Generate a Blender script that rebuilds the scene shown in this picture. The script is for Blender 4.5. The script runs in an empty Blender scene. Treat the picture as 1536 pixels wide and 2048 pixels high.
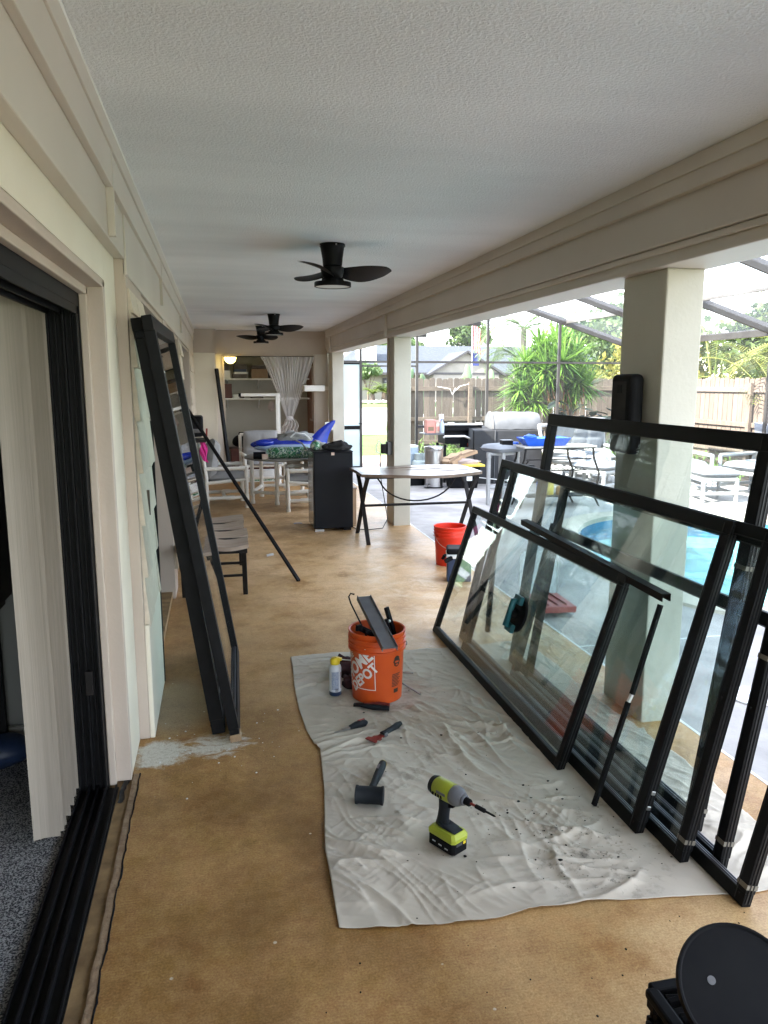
import bpy, bmesh, math, random
from mathutils import Vector as V, Matrix, noise
random.seed(7)
R = math.radians
PI = math.pi
sc = bpy.context.scene
COL = sc.collection

# ------------------------------------------------------------------ camera
cam_d = bpy.data.cameras.new('camera'); cam = bpy.data.objects.new('camera', cam_d); COL.objects.link(cam)
cam_d.sensor_fit = 'VERTICAL'; cam_d.sensor_height = 36.0; cam_d.lens = 36.0*1533/2048
cam_d.clip_start = 0.05; cam_d.clip_end = 2000
cam.location = (0, 0, 1.65); cam.rotation_euler = (R(90-9.59), 0, R(-12.195))
sc.camera = cam

# ------------------------------------------------------------------ world and sun
SUN_D = V((0.745, 0.20, -0.66)).normalized()
w = bpy.data.worlds.new('World'); sc.world = w; w.use_nodes = True
nt = w.node_tree; N = nt.nodes; L = nt.links
bg = N['Background']; bg.inputs['Strength'].default_value = 0.13
sky = N.new('ShaderNodeTexSky'); sky.sky_type = 'NISHITA'; sky.sun_disc = False
sky.sun_elevation = math.asin(-SUN_D.z); sky.sun_rotation = math.atan2(-SUN_D.x, -SUN_D.y)
sky.air_density = 1.0; sky.dust_density = 0.4
tc = N.new('ShaderNodeTexCoord'); mp = N.new('ShaderNodeMapping'); mp.inputs['Scale'].default_value = (1.0, 1.0, 2.6)
L.new(tc.outputs['Generated'], mp.inputs['Vector'])
nz = N.new('ShaderNodeTexNoise'); nz.inputs['Scale'].default_value = 2.1; nz.inputs['Detail'].default_value = 9; nz.inputs['Roughness'].default_value = .58
L.new(mp.outputs['Vector'], nz.inputs['Vector'])
rp = N.new('ShaderNodeValToRGB'); rp.color_ramp.elements[0].position = .40; rp.color_ramp.elements[1].position = .60
L.new(nz.outputs['Fac'], rp.inputs['Fac'])
mx = N.new('ShaderNodeMix'); mx.data_type = 'RGBA'
L.new(rp.outputs['Color'], mx.inputs[0]); L.new(sky.outputs['Color'], mx.inputs[6]); mx.inputs[7].default_value = (7.0, 7.3, 7.8, 1)
L.new(mx.outputs[2], bg.inputs['Color'])
sl = bpy.data.lights.new('sun', 'SUN'); sl.energy = 3.2; sl.angle = R(.53); sl.color = (1, .95, .86)
so = bpy.data.objects.new('sun', sl); COL.objects.link(so); so.location = (-20, 0, 40)
so.rotation_euler = SUN_D.to_track_quat('-Z', 'Y').to_euler()
sc.view_settings.view_transform = 'Standard'; sc.view_settings.look = 'None'
sc.view_settings.gamma = 1; sc.view_settings.use_curve_mapping = False
sc.view_settings.exposure = 3.28
sc.render.engine = 'CYCLES'
cy = sc.cycles
cy.use_denoising = True
cy.max_bounces = 14; cy.diffuse_bounces = 7; cy.glossy_bounces = 5; cy.transparent_max_bounces = 40; cy.transmission_bounces = 8
cy.caustics_reflective = False; cy.caustics_refractive = False
cy.sample_clamp_indirect = 6

# ------------------------------------------------------------------ materials
def newmat(name):
    m = bpy.data.materials.new(name); m.use_nodes = True
    t = m.node_tree; return m, t.nodes, t.links, t.nodes['Principled BSDF']
def pm(name, c1, c2=None, scale=6, rough=.6, metal=0, bump=0, bscale=80, spec=.4, stretch=(1, 1, 1), rnd=0, lo=.35, hi=.65, bdist=.002, coat=0, detail=6):
    """one procedural surface: two colours mixed by noise, optional per-object shade, noise relief"""
    m, N, L, b = newmat(name)
    b.inputs['Roughness'].default_value = rough; b.inputs['Metallic'].default_value = metal
    b.inputs['Specular IOR Level'].default_value = spec; b.inputs['Coat Weight'].default_value = coat
    c2 = c2 or tuple(x*.85 for x in c1)
    tc = N.new('ShaderNodeTexCoord'); mp = N.new('ShaderNodeMapping'); mp.inputs['Scale'].default_value = stretch
    L.new(tc.outputs['Object'], mp.inputs['Vector'])
    oi = N.new('ShaderNodeObjectInfo')
    nz = N.new('ShaderNodeTexNoise'); nz.noise_dimensions = '4D'; nz.inputs['Scale'].default_value = scale; nz.inputs['Detail'].default_value = detail
    mu = N.new('ShaderNodeMath'); mu.operation = 'MULTIPLY'; mu.inputs[1].default_value = 37
    L.new(oi.outputs['Random'], mu.inputs[0]); L.new(mu.outputs[0], nz.inputs['W']); L.new(mp.outputs[0], nz.inputs['Vector'])
    r = N.new('ShaderNodeValToRGB'); e = r.color_ramp.elements
    e[0].position = lo; e[1].position = hi; e[0].color = (*c2, 1); e[1].color = (*c1, 1)
    L.new(nz.outputs['Fac'], r.inputs['Fac']); out = r.outputs['Color']
    if rnd:
        hs = N.new('ShaderNodeHueSaturation'); mr = N.new('ShaderNodeMapRange')
        mr.inputs['To Min'].default_value = 1-rnd; mr.inputs['To Max'].default_value = 1+rnd
        L.new(oi.outputs['Random'], mr.inputs['Value']); L.new(mr.outputs[0], hs.inputs['Value']); L.new(out, hs.inputs['Color']); out = hs.outputs['Color']
    L.new(out, b.inputs['Base Color'])
    if bump:
        n2 = N.new('ShaderNodeTexNoise'); n2.inputs['Scale'].default_value = bscale; n2.inputs['Detail'].default_value = 4
        L.new(mp.outputs[0], n2.inputs['Vector'])
        bp = N.new('ShaderNodeBump'); bp.inputs['Strength'].default_value = bump; bp.inputs['Distance'].default_value = bdist
        L.new(n2.outputs['Fac'], bp.inputs['Height']); L.new(bp.outputs[0], b.inputs['Normal'])
    return m
M = {}
M['cream'] = pm('cream_paint', (.74, .69, .58), (.67, .615, .505), 1.6, .55, bump=.35, bscale=45, bdist=.004)
M['column'] = pm('darkened_cream_paint', (.54, .51, .435), (.47, .44, .37), 2.2, .6, bump=.35, bscale=45, bdist=.004)  # cream paint darkened in the colour to offset daylight on the columns
M['taupe'] = pm('taupe_paint', (.50, .42, .355), (.455, .38, .32), 2.5, .55, bump=.25, bscale=60, bdist=.003)
M['beam'] = pm('beige_beam_paint', (.60, .54, .475), (.54, .48, .42), 1.3, .5, bump=.15, bscale=40)
M['shingle'] = pm('weathered_white_shingle', (.66, .575, .465), (.56, .49, .395), 5, .7, bump=.6, bscale=26, stretch=(1, 4, 1), rnd=.06, bdist=.005)
M['black_alu'] = pm('black_aluminium', (.006, .006, .007), (.0035, .0035, .004), 18, .5, 0, spec=.16, bump=.05)
M['edge_alu'] = pm('worn_aluminium_edge', (.020, .020, .021), (.010, .010, .011), 30, .45, .1)
M['brown_alu'] = pm('dark_bronze_cage', (.06, .055, .05), (.045, .04, .038), 4, .45, .3)
M['cage_white'] = pm('sunbleached_cage_beam', (.16, .155, .15), (.11, .105, .10), 4, .5, .2)
M['black_plastic'] = pm('black_plastic', (.0045, .0045, .006), (.007, .007, .008), 9, .55, spec=.1)
M['black_matte'] = pm('matte_black', (.006, .006, .007), (.010, .010, .011), 9, .7, spec=.15)
M['fan_black'] = pm('fan_black', (.005, .005, .006), (.007, .007, .008), 9, .5, spec=.15)
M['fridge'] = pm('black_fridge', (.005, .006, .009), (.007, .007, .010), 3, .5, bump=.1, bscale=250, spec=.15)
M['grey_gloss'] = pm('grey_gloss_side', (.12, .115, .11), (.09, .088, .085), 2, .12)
M['lens'] = pm('white_diffuser', (.75, .74, .70), (.7, .69, .66), 4, .35)
M['opvc'] = pm('darkened_outdoor_pvc', (.36, .36, .36), (.30, .30, .30), 5, .45, bump=.04)  # white pipe darkened in the colour to offset strong patio sun
M['pvc'] = pm('white_pvc', (.78, .75, .68), (.70, .67, .60), 5, .35, bump=.04)
M['cushion'] = pm('grey_cushion', (.36, .35, .34), (.28, .275, .27), 4, .9, bump=.35, bscale=18, bdist=.012)
M['lcushion'] = pm('pale_cushion', (.24, .25, .27), (.17, .18, .20), 4, .9, bump=.35, bscale=12, bdist=.015)
M['wood_grey'] = pm('greywashed_plank', (.165, .115, .085), (.095, .065, .048), 3.5, .30, stretch=(1, 9, 9), rnd=.12, bump=.15, bscale=14)
M['bench_wood'] = pm('greywashed_bench_plank', (.43, .34, .27), (.31, .24, .185), 3.5, .45, stretch=(1, 9, 9), rnd=.10, bump=.15, bscale=14)
M['iron'] = pm('dark_iron', (.011, .010, .010), (.018, .015, .014), 12, .55, .2, spec=.2)
M['orange'] = pm('orange_bucket_plastic', (.62, .085, .012), (.55, .07, .01), 7, .42, spec=.45, bump=.05)
M['red_bucket'] = pm('red_bucket_plastic', (.72, .035, .012), (.66, .03, .01), 5, .4)
M['white_print'] = pm('white_print', (.78, .72, .68), (.70, .64, .60), 30, .5)
M['black_print'] = pm('black_print', (.03, .022, .02), (.05, .03, .02), 30, .6)
M['navy'] = pm('navy_cooler', (.018, .035, .085), (.014, .028, .07), 6, .45)
M['cooler_white'] = pm('cooler_white', (.7, .7, .68), None, 5, .5)
M['steel'] = pm('brushed_steel', (.52, .52, .53), (.42, .42, .43), 5, .28, 1.0, stretch=(14, 14, .6))
M['chrome'] = pm('bare_metal', (.55, .55, .56), (.4, .4, .4), 20, .3, 1.0)
M['grill_lit'] = pm('grill_cover_sunlit', (.10, .105, .112), (.07, .074, .08), 4, .7, bump=.3, bscale=9, bdist=.02)  # sunlit copy of the cover cloth, sunlight put into the colour
M['grill_shade'] = pm('grill_cover_shaded', (.022, .023, .026), (.016, .017, .019), 4, .65, bump=.3, bscale=9, bdist=.02)  # shaded copy of the same cover, roof shade put into the colour
M['pale_blue'] = pm('pale_blue_plastic', (.5, .6, .7), None, 5, .45)
M['tank'] = pm('tank_paint', (.62, .72, .72), None, 5, .4)
M['yellow_lid'] = pm('yellow_lid', (.75, .55, .08), None, 5, .45)
M['card'] = pm('cardboard', (.42, .29, .18), (.36, .24, .15), 6, .85)
M['pink_box'] = pm('pink_carton', (.70, .30, .24), (.62, .24, .2), 12, .6)
M['cream_box'] = pm('cream_carton', (.7, .6, .5), (.55, .36, .28), 14, .6)
M['blue_bottle'] = pm('blue_bottle', (.03, .06, .30), None, 6, .35)
M['white_plastic'] = pm('white_plastic', (.76, .76, .74), None, 6, .45)
M['blue_tray'] = pm('blue_tarp', (.02, .12, .62), (.016, .09, .5), 7, .4, bump=.3, bscale=16, bdist=.01)
M['blue_vinyl'] = pm('blue_vinyl', (.012, .035, .42), (.01, .03, .34), 5, .2, spec=.6)
M['pale_vinyl'] = pm('pale_vinyl', (.45, .55, .72), (.38, .48, .66), 5, .22)
M['grey_cloth'] = pm('grey_cloth', (.36, .36, .34), (.22, .22, .21), 6, .9, bump=.4, bscale=20, bdist=.01)
M['black_cloth'] = pm('black_cloth', (.018, .017, .017), (.03, .028, .028), 8, .85, bump=.5, bscale=20, bdist=.01)
M['maroon'] = pm('maroon_rag', (.05, .014, .018), (.028, .01, .012), 14, .9, bump=.5, bscale=40, bdist=.008)
M['magenta'] = pm('magenta_towel', (.60, .035, .26), (.5, .03, .2), 8, .9, bump=.3, bscale=40)
M['teal'] = pm('teal_plastic', (.010, .11, .13), (.008, .08, .10), 8, .4)
M['drill_green'] = pm('lime_plastic', (.36, .40, .035), (.30, .34, .03), 14, .42, bump=.05)
M['drill_grey'] = pm('grey_housing', (.13, .13, .14), (.10, .10, .11), 14, .4)
M['rubber'] = pm('dark_rubber', (.011, .014, .018), (.008, .010, .013), 10, .6, spec=.25)
M['tool_red'] = pm('worn_red_metal', (.30, .045, .035), (.16, .03, .025), 26, .45, .3)
M['can_white'] = pm('can_label', (.60, .61, .63), (.50, .52, .56), 26, .35)
M['can_blue'] = pm('can_print', (.22, .26, .36), (.35, .38, .45), 120, .4)
M['yellow'] = pm('yellow_cap', (.78, .58, .03), None, 8, .4)
M['coral'] = pm('coral_tray', (.42, .07, .06), (.34, .05, .05), 8, .45)
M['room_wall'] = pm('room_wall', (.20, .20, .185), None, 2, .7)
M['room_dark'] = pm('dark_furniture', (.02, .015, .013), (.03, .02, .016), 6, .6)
M['wicker'] = pm('wicker', (.30, .17, .09), (.2, .11, .06), 30, .6)
M['blind'] = pm('vertical_blind', (.31, .27, .225), (.265, .23, .19), 3, .6, stretch=(40, 40, .6), bump=.3, bscale=8)
M['closet'] = pm('closet_wall', (.46, .43, .37), (.43, .40, .34), 3, .7)
M['pinkwall'] = pm('dusty_pink_wall', (.30, .165, .12), (.26, .14, .10), 3, .75)
M['white_wood'] = pm('white_painted_wood', (.74, .72, .68), (.68, .66, .62), 5, .5)
M['brick_red'] = pm('dark_red_chest', (.10, .028, .018), (.07, .02, .014), 6, .5)
M['book'] = pm('mixed_dark_goods', (.06, .045, .04), (.10, .08, .07), 12, .6)
M['tape'] = pm('masking_tape', (.20, .18, .145), None, 9, .7)
M['tan'] = pm('tan_goods', (.28, .19, .12), None, 9, .7)
M['sill'] = pm('old_concrete_sill', (.34, .22, .10), (.15, .09, .04), 14, .75, bump=.6, bscale=70, bdist=.004, lo=.3, hi=.7)
M['sill_edge'] = pm('raw_concrete_edge', (.36, .25, .15), (.24, .155, .09), 24, .85, bump=.8, bscale=50, bdist=.008)
M['mould'] = pm('black_mould', (.012, .012, .011), (.05, .04, .03), 30, .8)
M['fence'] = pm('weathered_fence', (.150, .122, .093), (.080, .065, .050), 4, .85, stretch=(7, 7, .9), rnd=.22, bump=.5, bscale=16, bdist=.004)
M['fence_sun'] = pm('sunlit_fence', (.175, .135, .105), (.105, .08, .062), 4, .85, stretch=(7, 7, .9), rnd=.18, bump=.4, bscale=16, bdist=.004)  # lighter copy of the fence wood, direct sun put into the colour
M['rail'] = pm('fence_rail', (.16, .128, .096), (.11, .088, .066), 4, .85, stretch=(1, 5, 5), rnd=.12)
M['bark'] = pm('bark', (.16, .125, .095), (.09, .07, .055), 9, .9, stretch=(3, 3, .8), bump=.8, bscale=20, bdist=.02)
M['palm_bark'] = pm('palm_bark', (.24, .21, .18), (.17, .15, .125), 5, .9, stretch=(1, 1, 6), bump=.6, bscale=12, bdist=.02)
M['stucco'] = pm('pale_stucco', (.27, .245, .21), (.24, .22, .185), 2, .8)
M['roof'] = pm('grey_shingle_roof', (.050, .058, .072), (.036, .042, .052), 6, .85, stretch=(1, 1, 4), bump=.3)
M['dark_trim'] = pm('dark_house_trim', (.055, .05, .05), None, 4, .6)
M['mulch'] = pm('bark_mulch', (.05, .035, .026), (.11, .08, .06), 30, .95, bump=1, bscale=30, bdist=.05)
M['stone'] = pm('pale_stone', (.42, .40, .37), (.3, .28, .26), 12, .9)
M['flag_red'] = pm('flag_red', (.45, .03, .04), None, 4, .8)
M['flag_white'] = pm('flag_white', (.68, .66, .64), None, 4, .8)
M['flag_blue'] = pm('flag_blue', (.02, .03, .12), None, 4, .8)
M['coping'] = pm('pool_coping', (.44, .40, .33), (.36, .33, .27), 10, .8, bump=.3)
M['terracotta'] = pm('terracotta', (.45, .22, .07), None, 8, .8)
M['dry_leaf'] = pm('dry_leaf', (.30, .16, .07), (.2, .1, .05), 9, .9)

def leafmat(name, c1, c2, trans=.35, scale=1.3):
    m, N, L, b = newmat(name); b.inputs['Roughness'].default_value = .5; b.inputs['Specular IOR Level'].default_value = .35
    tc = N.new('ShaderNodeTexCoord'); nz = N.new('ShaderNodeTexNoise'); nz.inputs['Scale'].default_value = scale; nz.inputs['Detail'].default_value = 5
    L.new(tc.outputs['Object'], nz.inputs['Vector'])
    g = N.new('ShaderNodeNewGeometry'); ad = N.new('ShaderNodeMath'); ad.operation = 'MULTIPLY_ADD'; ad.inputs[1].default_value = .45
    L.new(g.outputs['Random Per Island'], ad.inputs[0]); sb = N.new('ShaderNodeMath'); sb.operation = 'SUBTRACT'; sb.inputs[1].default_value = .22
    L.new(nz.outputs['Fac'], sb.inputs[0]); L.new(sb.outputs[0], ad.inputs[2])
    r = N.new('ShaderNodeValToRGB'); e = r.color_ramp.elements; e[0].position = .25; e[1].position = .75
    e[0].color = (*c2, 1); e[1].color = (*c1, 1); L.new(ad.outputs[0], r.inputs['Fac'])
    L.new(r.outputs['Color'], b.inputs['Base Color'])
    t = N.new('ShaderNodeBsdfTranslucent'); L.new(r.outputs['Color'], t.inputs['Color'])
    mx = N.new('ShaderNodeMixShader'); mx.inputs[0].default_value = trans
    L.new(b.outputs[0], mx.inputs[1]); L.new(t.outputs[0], mx.inputs[2]); L.new(mx.outputs[0], N['Material Output'].inputs['Surface'])
    return m
M['yucca'] = leafmat('yucca_leaf', (.22, .38, .06), (.05, .13, .022))
M['palm'] = leafmat('palm_leaf', (.17, .22, .055), (.05, .09, .025))
M['areca'] = leafmat('areca_leaf', (.30, .29, .07), (.10, .15, .03))
M['tree'] = leafmat('tree_leaf', (.10, .15, .04), (.035, .065, .018), scale=.5)
M['pale_tree'] = leafmat('pale_tree_leaf', (.16, .22, .09), (.07, .12, .045), scale=.5)
M['yellow_tree'] = leafmat('yellow_green_leaf', (.32, .27, .06), (.14, .16, .035), scale=.6)
M['rubber_leaf'] = leafmat('rubber_plant_leaf', (.035, .05, .03), (.015, .025, .018), .1)
M['cactus'] = leafmat('cactus_pad', (.14, .22, .10), (.09, .15, .07), .1)
M['cover'] = leafmat('groundcover_leaf', (.16, .26, .05), (.06, .12, .025), .3, 3)
M['sago'] = leafmat('sago_leaf', (.20, .26, .05), (.07, .12, .025))

def glassmat(name, tint, ior=1.5, rough=0.0, dirt=0.03):
    """thin pane: clear film + fresnel reflection + a little dust"""
    m, N, L, b = newmat(name); N.remove(b)
    t = N.new('ShaderNodeBsdfTransparent'); t.inputs['Color'].default_value = (*tint, 1)
    g = N.new('ShaderNodeBsdfGlossy'); g.inputs['Roughness'].default_value = rough; g.inputs['Color'].default_value = (1, 1, 1, 1)
    ge = N.new('ShaderNodeNewGeometry'); io = N.new('ShaderNodeMix'); io.data_type = 'FLOAT'
    io.inputs[2].default_value = ior; io.inputs[3].default_value = 1/ior; L.new(ge.outputs['Backfacing'], io.inputs[0])
    f = N.new('ShaderNodeFresnel'); L.new(io.outputs[0], f.inputs['IOR'])
    d = N.new('ShaderNodeBsdfDiffuse'); d.inputs['Color'].default_value = (.55, .58, .55, 1)
    tc = N.new('ShaderNodeTexCoord'); nz = N.new('ShaderNodeTexNoise'); nz.inputs['Scale'].default_value = 3; nz.inputs['Detail'].default_value = 7
    L.new(tc.outputs['Object'], nz.inputs['Vector'])
    mr = N.new('ShaderNodeMapRange'); mr.inputs['From Min'].default_value = .4; mr.inputs['From Max'].default_value = .8; mr.inputs['To Max'].default_value = dirt
    L.new(nz.outputs['Fac'], mr.inputs['Value'])
    m1 = N.new('ShaderNodeMixShader'); L.new(mr.outputs[0], m1.inputs[0]); L.new(t.outputs[0], m1.inputs[1]); L.new(d.outputs[0], m1.inputs[2])
    m2 = N.new('ShaderNodeMixShader'); L.new(f.outputs[0], m2.inputs[0]); L.new(m1.outputs[0], m2.inputs[1]); L.new(g.outputs[0], m2.inputs[2])
    L.new(m2.outputs[0], N['Material Output'].inputs['Surface'])
    return m
M['glass'] = glassmat('door_glass', (.935, .974, .970))
M['clear'] = glassmat('clear_plastic', (.93, .94, .94), 1.45, .05, .12)
M['house_glass'] = glassmat('house_window_glass', (.35, .42, .5), 1.6)
def screenmat(name, op, col):
    m, N, L, b = newmat(name); N.remove(b)
    t = N.new('ShaderNodeBsdfTransparent'); d = N.new('ShaderNodeBsdfDiffuse'); d.inputs['Color'].default_value = (*col, 1)
    tl = N.new('ShaderNodeBsdfTranslucent'); tl.inputs['Color'].default_value = (*col, 1); ms = N.new('ShaderNodeMixShader'); ms.inputs[0].default_value = .5
    L.new(d.outputs[0], ms.inputs[1]); L.new(tl.outputs[0], ms.inputs[2])
    tc = N.new('ShaderNodeTexCoord'); nz = N.new('ShaderNodeTexNoise'); nz.inputs['Scale'].default_value = 1.4; nz.inputs['Detail'].default_value = 5
    L.new(tc.outputs['Object'], nz.inputs['Vector'])
    mr = N.new('ShaderNodeMapRange'); mr.inputs['To Min'].default_value = op*.75; mr.inputs['To Max'].default_value = op*1.25
    L.new(nz.outputs['Fac'], mr.inputs['Value'])
    mx = N.new('ShaderNodeMixShader'); L.new(mr.outputs[0], mx.inputs[0]); L.new(t.outputs[0], mx.inputs[1]); L.new(ms.outputs[0], mx.inputs[2])
    L.new(mx.outputs[0], N['Material Output'].inputs['Surface'])
    return m
M['screen'] = screenmat('insect_screen', .12, (.20, .20, .21))
M['roof_screen'] = screenmat('roof_insect_screen', .24, (.26, .27, .30))
M['door_screen'] = screenmat('frosted_door_panel', .80, (.62, .70, .72))
M['sheer'] = screenmat('sheer_curtain', .62, (.95, .93, .94))
M['bag_plastic'] = screenmat('thin_plastic_bag', .6, (.8, .7, .7))
def emis(name, c, s):
    m, N, L, b = newmat(name); b.inputs['Base Color'].default_value = (*c, 1)
    b.inputs['Emission Color'].default_value = (*c, 1); b.inputs['Emission Strength'].default_value = s
    return m
M['lamp_glow'] = emis('lit_lamp_glass', (1, .78, .22), 1.1)

# --- floor: stained, worn concrete slab
def floor_mat():
    m, N, L, b = newmat('stained_concrete_floor')
    tc = N.new('ShaderNodeTexCoord'); P = tc.outputs['Object']
    def noi(s, d=6, r=.55, st=None, dist=0):
        n = N.new('ShaderNodeTexNoise'); n.inputs['Scale'].default_value = s; n.inputs['Detail'].default_value = d; n.inputs['Roughness'].default_value = r
        n.inputs['Distortion'].default_value = dist
        if st:
            mp = N.new('ShaderNodeMapping'); mp.inputs['Scale'].default_value = st; L.new(P, mp.inputs['Vector']); L.new(mp.outputs[0], n.inputs['Vector'])
        else: L.new(P, n.inputs['Vector'])
        return n.outputs['Fac']
    def ramp(f, a, bb, ca=(0, 0, 0), cb=(1, 1, 1)):
        r = N.new('ShaderNodeValToRGB'); e = r.color_ramp.elements; e[0].position = a; e[1].position = bb
        e[0].color = (*ca, 1); e[1].color = (*cb, 1); L.new(f, r.inputs['Fac']); return r.outputs['Color']
    def mix(f, a, bb, mode='MIX'):
        x = N.new('ShaderNodeMix'); x.data_type = 'RGBA'; x.blend_type = mode
        if isinstance(f, float): x.inputs[0].default_value = f
        else: L.new(f, x.inputs[0])
        for s, v in ((x.inputs[6], a), (x.inputs[7], bb)):
            if isinstance(v, tuple): s.default_value = (*v, 1)
            else: L.new(v, s)
        return x.outputs[2]
    def math_(op, a, bb):
        x = N.new('ShaderNodeMath'); x.operation = op; x.use_clamp = True
        for i, v in enumerate((a, bb)):
            if isinstance(v, (int, float)): x.inputs[i].default_value = v
            else: L.new(v, x.inputs[i])
        return x.outputs[0]
    def blob(cx, cy, rx, ry, soft=.55):
        mp = N.new('ShaderNodeMapping'); mp.vector_type = 'TEXTURE'; mp.inputs['Location'].default_value = (cx, cy, 0); mp.inputs['Scale'].default_value = (rx, ry, 1)
        L.new(P, mp.inputs['Vector']); ln = N.new('ShaderNodeVectorMath'); ln.operation = 'LENGTH'; L.new(mp.outputs[0], ln.inputs[0])
        r = N.new('ShaderNodeMapRange'); r.inputs['From Min'].default_value = 1; r.inputs['From Max'].default_value = soft; L.new(ln.outputs['Value'], r.inputs['Value'])
        return r.outputs[0]
    col = ramp(noi(1.5, 8, .62), .37, .65, (.225, .100, .028), (.54, .300, .118))
    col = mix(ramp(noi(6, 8, .68), .42, .68), col, (.29, .155, .035))
    col = mix(math_('MULTIPLY', ramp(noi(15, 10, .8), .42, .70), .6), col, (.56, .36, .15)); col = mix(math_('MULTIPLY', ramp(noi(4.2, 10, .8), .48, .68), .70), col, (.20, .10, .028)); col = mix(math_('MULTIPLY', blob(.9, 8.0, 2.2, 5.4, .3), ramp(noi(2.0, 10, .76), .42, .60)), col, (.68, .46, .255))
    # trampled pale zone in the middle of the lanai, with streaks
    wear = math_('MULTIPLY', blob(.95, 6.4, 1.7, 3.0, .2), ramp(noi(2.6, 10, .72, None, .5), .42, .62))
    col = mix(wear, col, (.60, .40, .20))
    wear2 = math_('MULTIPLY', blob(1.7, 5.3, 1.0, 3.6, .3), ramp(noi(3.6, 10, .74, None, .4), .47, .62))
    col = mix(wear2, col, (.66, .50, .32))
    wear3 = math_('MULTIPLY', blob(1.25, 1.7, .85, .6, .1), ramp(noi(3, 7, .6), .36, .62))
    col = mix(wear3, col, (.56, .38, .19))
    # dark foot traffic stains close to the door
    col = mix(math_('MULTIPLY', blob(.15, 2.3, .55, 1.6, .1), ramp(noi(2.2, 7, .6), .40, .66)), col, (.17, .085, .022))
    # spilled white primer and bare cement by the pilaster
    pm_ = math_('MULTIPLY', blob(-.30, 3.36, .24, .26, .25), 1.0); pm_ = ramp(math_('MULTIPLY', pm_, noi(10, 9, .78)), .29, .42); col = mix(pm_, col, (.60, .57, .50))
    sp = ramp(math_('MULTIPLY', blob(-.06, 3.40, .38, .30, .1), noi(13, 9, .72, (.7, 1.3, 1), 1.2)), .33, .44); col = mix(sp, col, (.62, .58, .50))
    ce = math_('MULTIPLY', blob(-.25, 3.9, .22, .42, .6), 0.55); col = mix(ce, col, (.30, .25, .18))
    # sparse flecks
    vr = N.new('ShaderNodeTexVoronoi'); vr.inputs['Scale'].default_value = 7.5; L.new(P, vr.inputs['Vector'])
    col = mix(ramp(vr.outputs['Distance'], .035, .05, (1, 1, 1), (0, 0, 0)), col, (.60, .52, .40))
    # trowel arcs
    wv = N.new('ShaderNodeTexWave'); wv.wave_type = 'RINGS'; wv.inputs['Scale'].default_value = 26; wv.inputs['Distortion'].default_value = 6; wv.inputs['Detail'].default_value = 3; wv.inputs['Detail Scale'].default_value = .6
    mp = N.new('ShaderNodeMapping'); mp.inputs['Location'].default_value = (.3, -1.1, 0); L.new(P, mp.inputs['Vector']); L.new(mp.outputs[0], wv.inputs['Vector'])
    col = mix(.05, col, wv.outputs['Color'], 'SOFT_LIGHT')
    fine = noi(150, 5, .7); col = mix(.60, col, ramp(fine, .25, .75), 'SOFT_LIGHT'); col = mix(math_('MULTIPLY', ramp(noi(55, 6, .8), .50, .62), .30), col, (.19, .095, .026))
    L.new(col, b.inputs['Base Color'])
    rr = N.new('ShaderNodeMapRange'); rr.inputs['To Min'].default_value = .30; rr.inputs['To Max'].default_value = .60; L.new(noi(4, 5), rr.inputs['Value']); L.new(rr.outputs[0], b.inputs['Roughness'])
    b.inputs['Specular IOR Level'].default_value = .32
    ad = math_('ADD', wv.outputs['Fac'], noi(120, 4)); bp = N.new('ShaderNodeBump'); bp.inputs['Strength'].default_value = .10; bp.inputs['Distance'].default_value = .0012
    L.new(ad, bp.inputs['Height']); L.new(bp.outputs[0], b.inputs['Normal'])
    return m
M['floor'] = floor_mat()
def ceil_mat():
    m, N, L, b = newmat('knockdown_ceiling'); b.inputs['Base Color'].default_value = (.66, .655, .63, 1); b.inputs['Roughness'].default_value = .75
    tc = N.new('ShaderNodeTexCoord')
    n = N.new('ShaderNodeTexNoise'); n.inputs['Scale'].default_value = 105; n.inputs['Detail'].default_value = 4; n.inputs['Roughness'].default_value = .5; n.inputs['Distortion'].default_value = .4; L.new(tc.outputs['Object'], n.inputs['Vector'])
    r = N.new('ShaderNodeValToRGB'); r.color_ramp.elements[0].position = .40; r.color_ramp.elements[1].position = .60; L.new(n.outputs['Fac'], r.inputs['Fac'])
    bp = N.new('ShaderNodeBump'); bp.inputs['Strength'].default_value = .55; bp.inputs['Distance'].default_value = .0035; L.new(r.outputs['Color'], bp.inputs['Height']); L.new(bp.outputs[0], b.inputs['Normal'])
    n2 = N.new('ShaderNodeTexNoise'); n2.inputs['Scale'].default_value = 1.1; n2.inputs['Detail'].default_value = 4; mp = N.new('ShaderNodeMapping'); mp.inputs['Scale'].default_value = (.5, 1.6, 1); L.new(tc.outputs['Object'], mp.inputs[0]); L.new(mp.outputs[0], n2.inputs['Vector'])
    r2 = N.new('ShaderNodeValToRGB'); r2.color_ramp.elements[0].color = (.72, .735, .755, 1); r2.color_ramp.elements[1].color = (.82, .835, .855, 1); r2.color_ramp.elements[0].position = .35; r2.color_ramp.elements[1].position = .65
    L.new(n2.outputs['Fac'], r2.inputs['Fac']); L.new(r2.outputs['Color'], b.inputs['Base Color'])
    return m
M['ceiling'] = ceil_mat()
M['cloth'] = pm('canvas_drop_cloth', (.55, .49, .405), (.46, .405, .33), 2.2, .95, bump=.35, bscale=420, bdist=.0012, lo=.3, hi=.7, detail=9)
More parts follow.
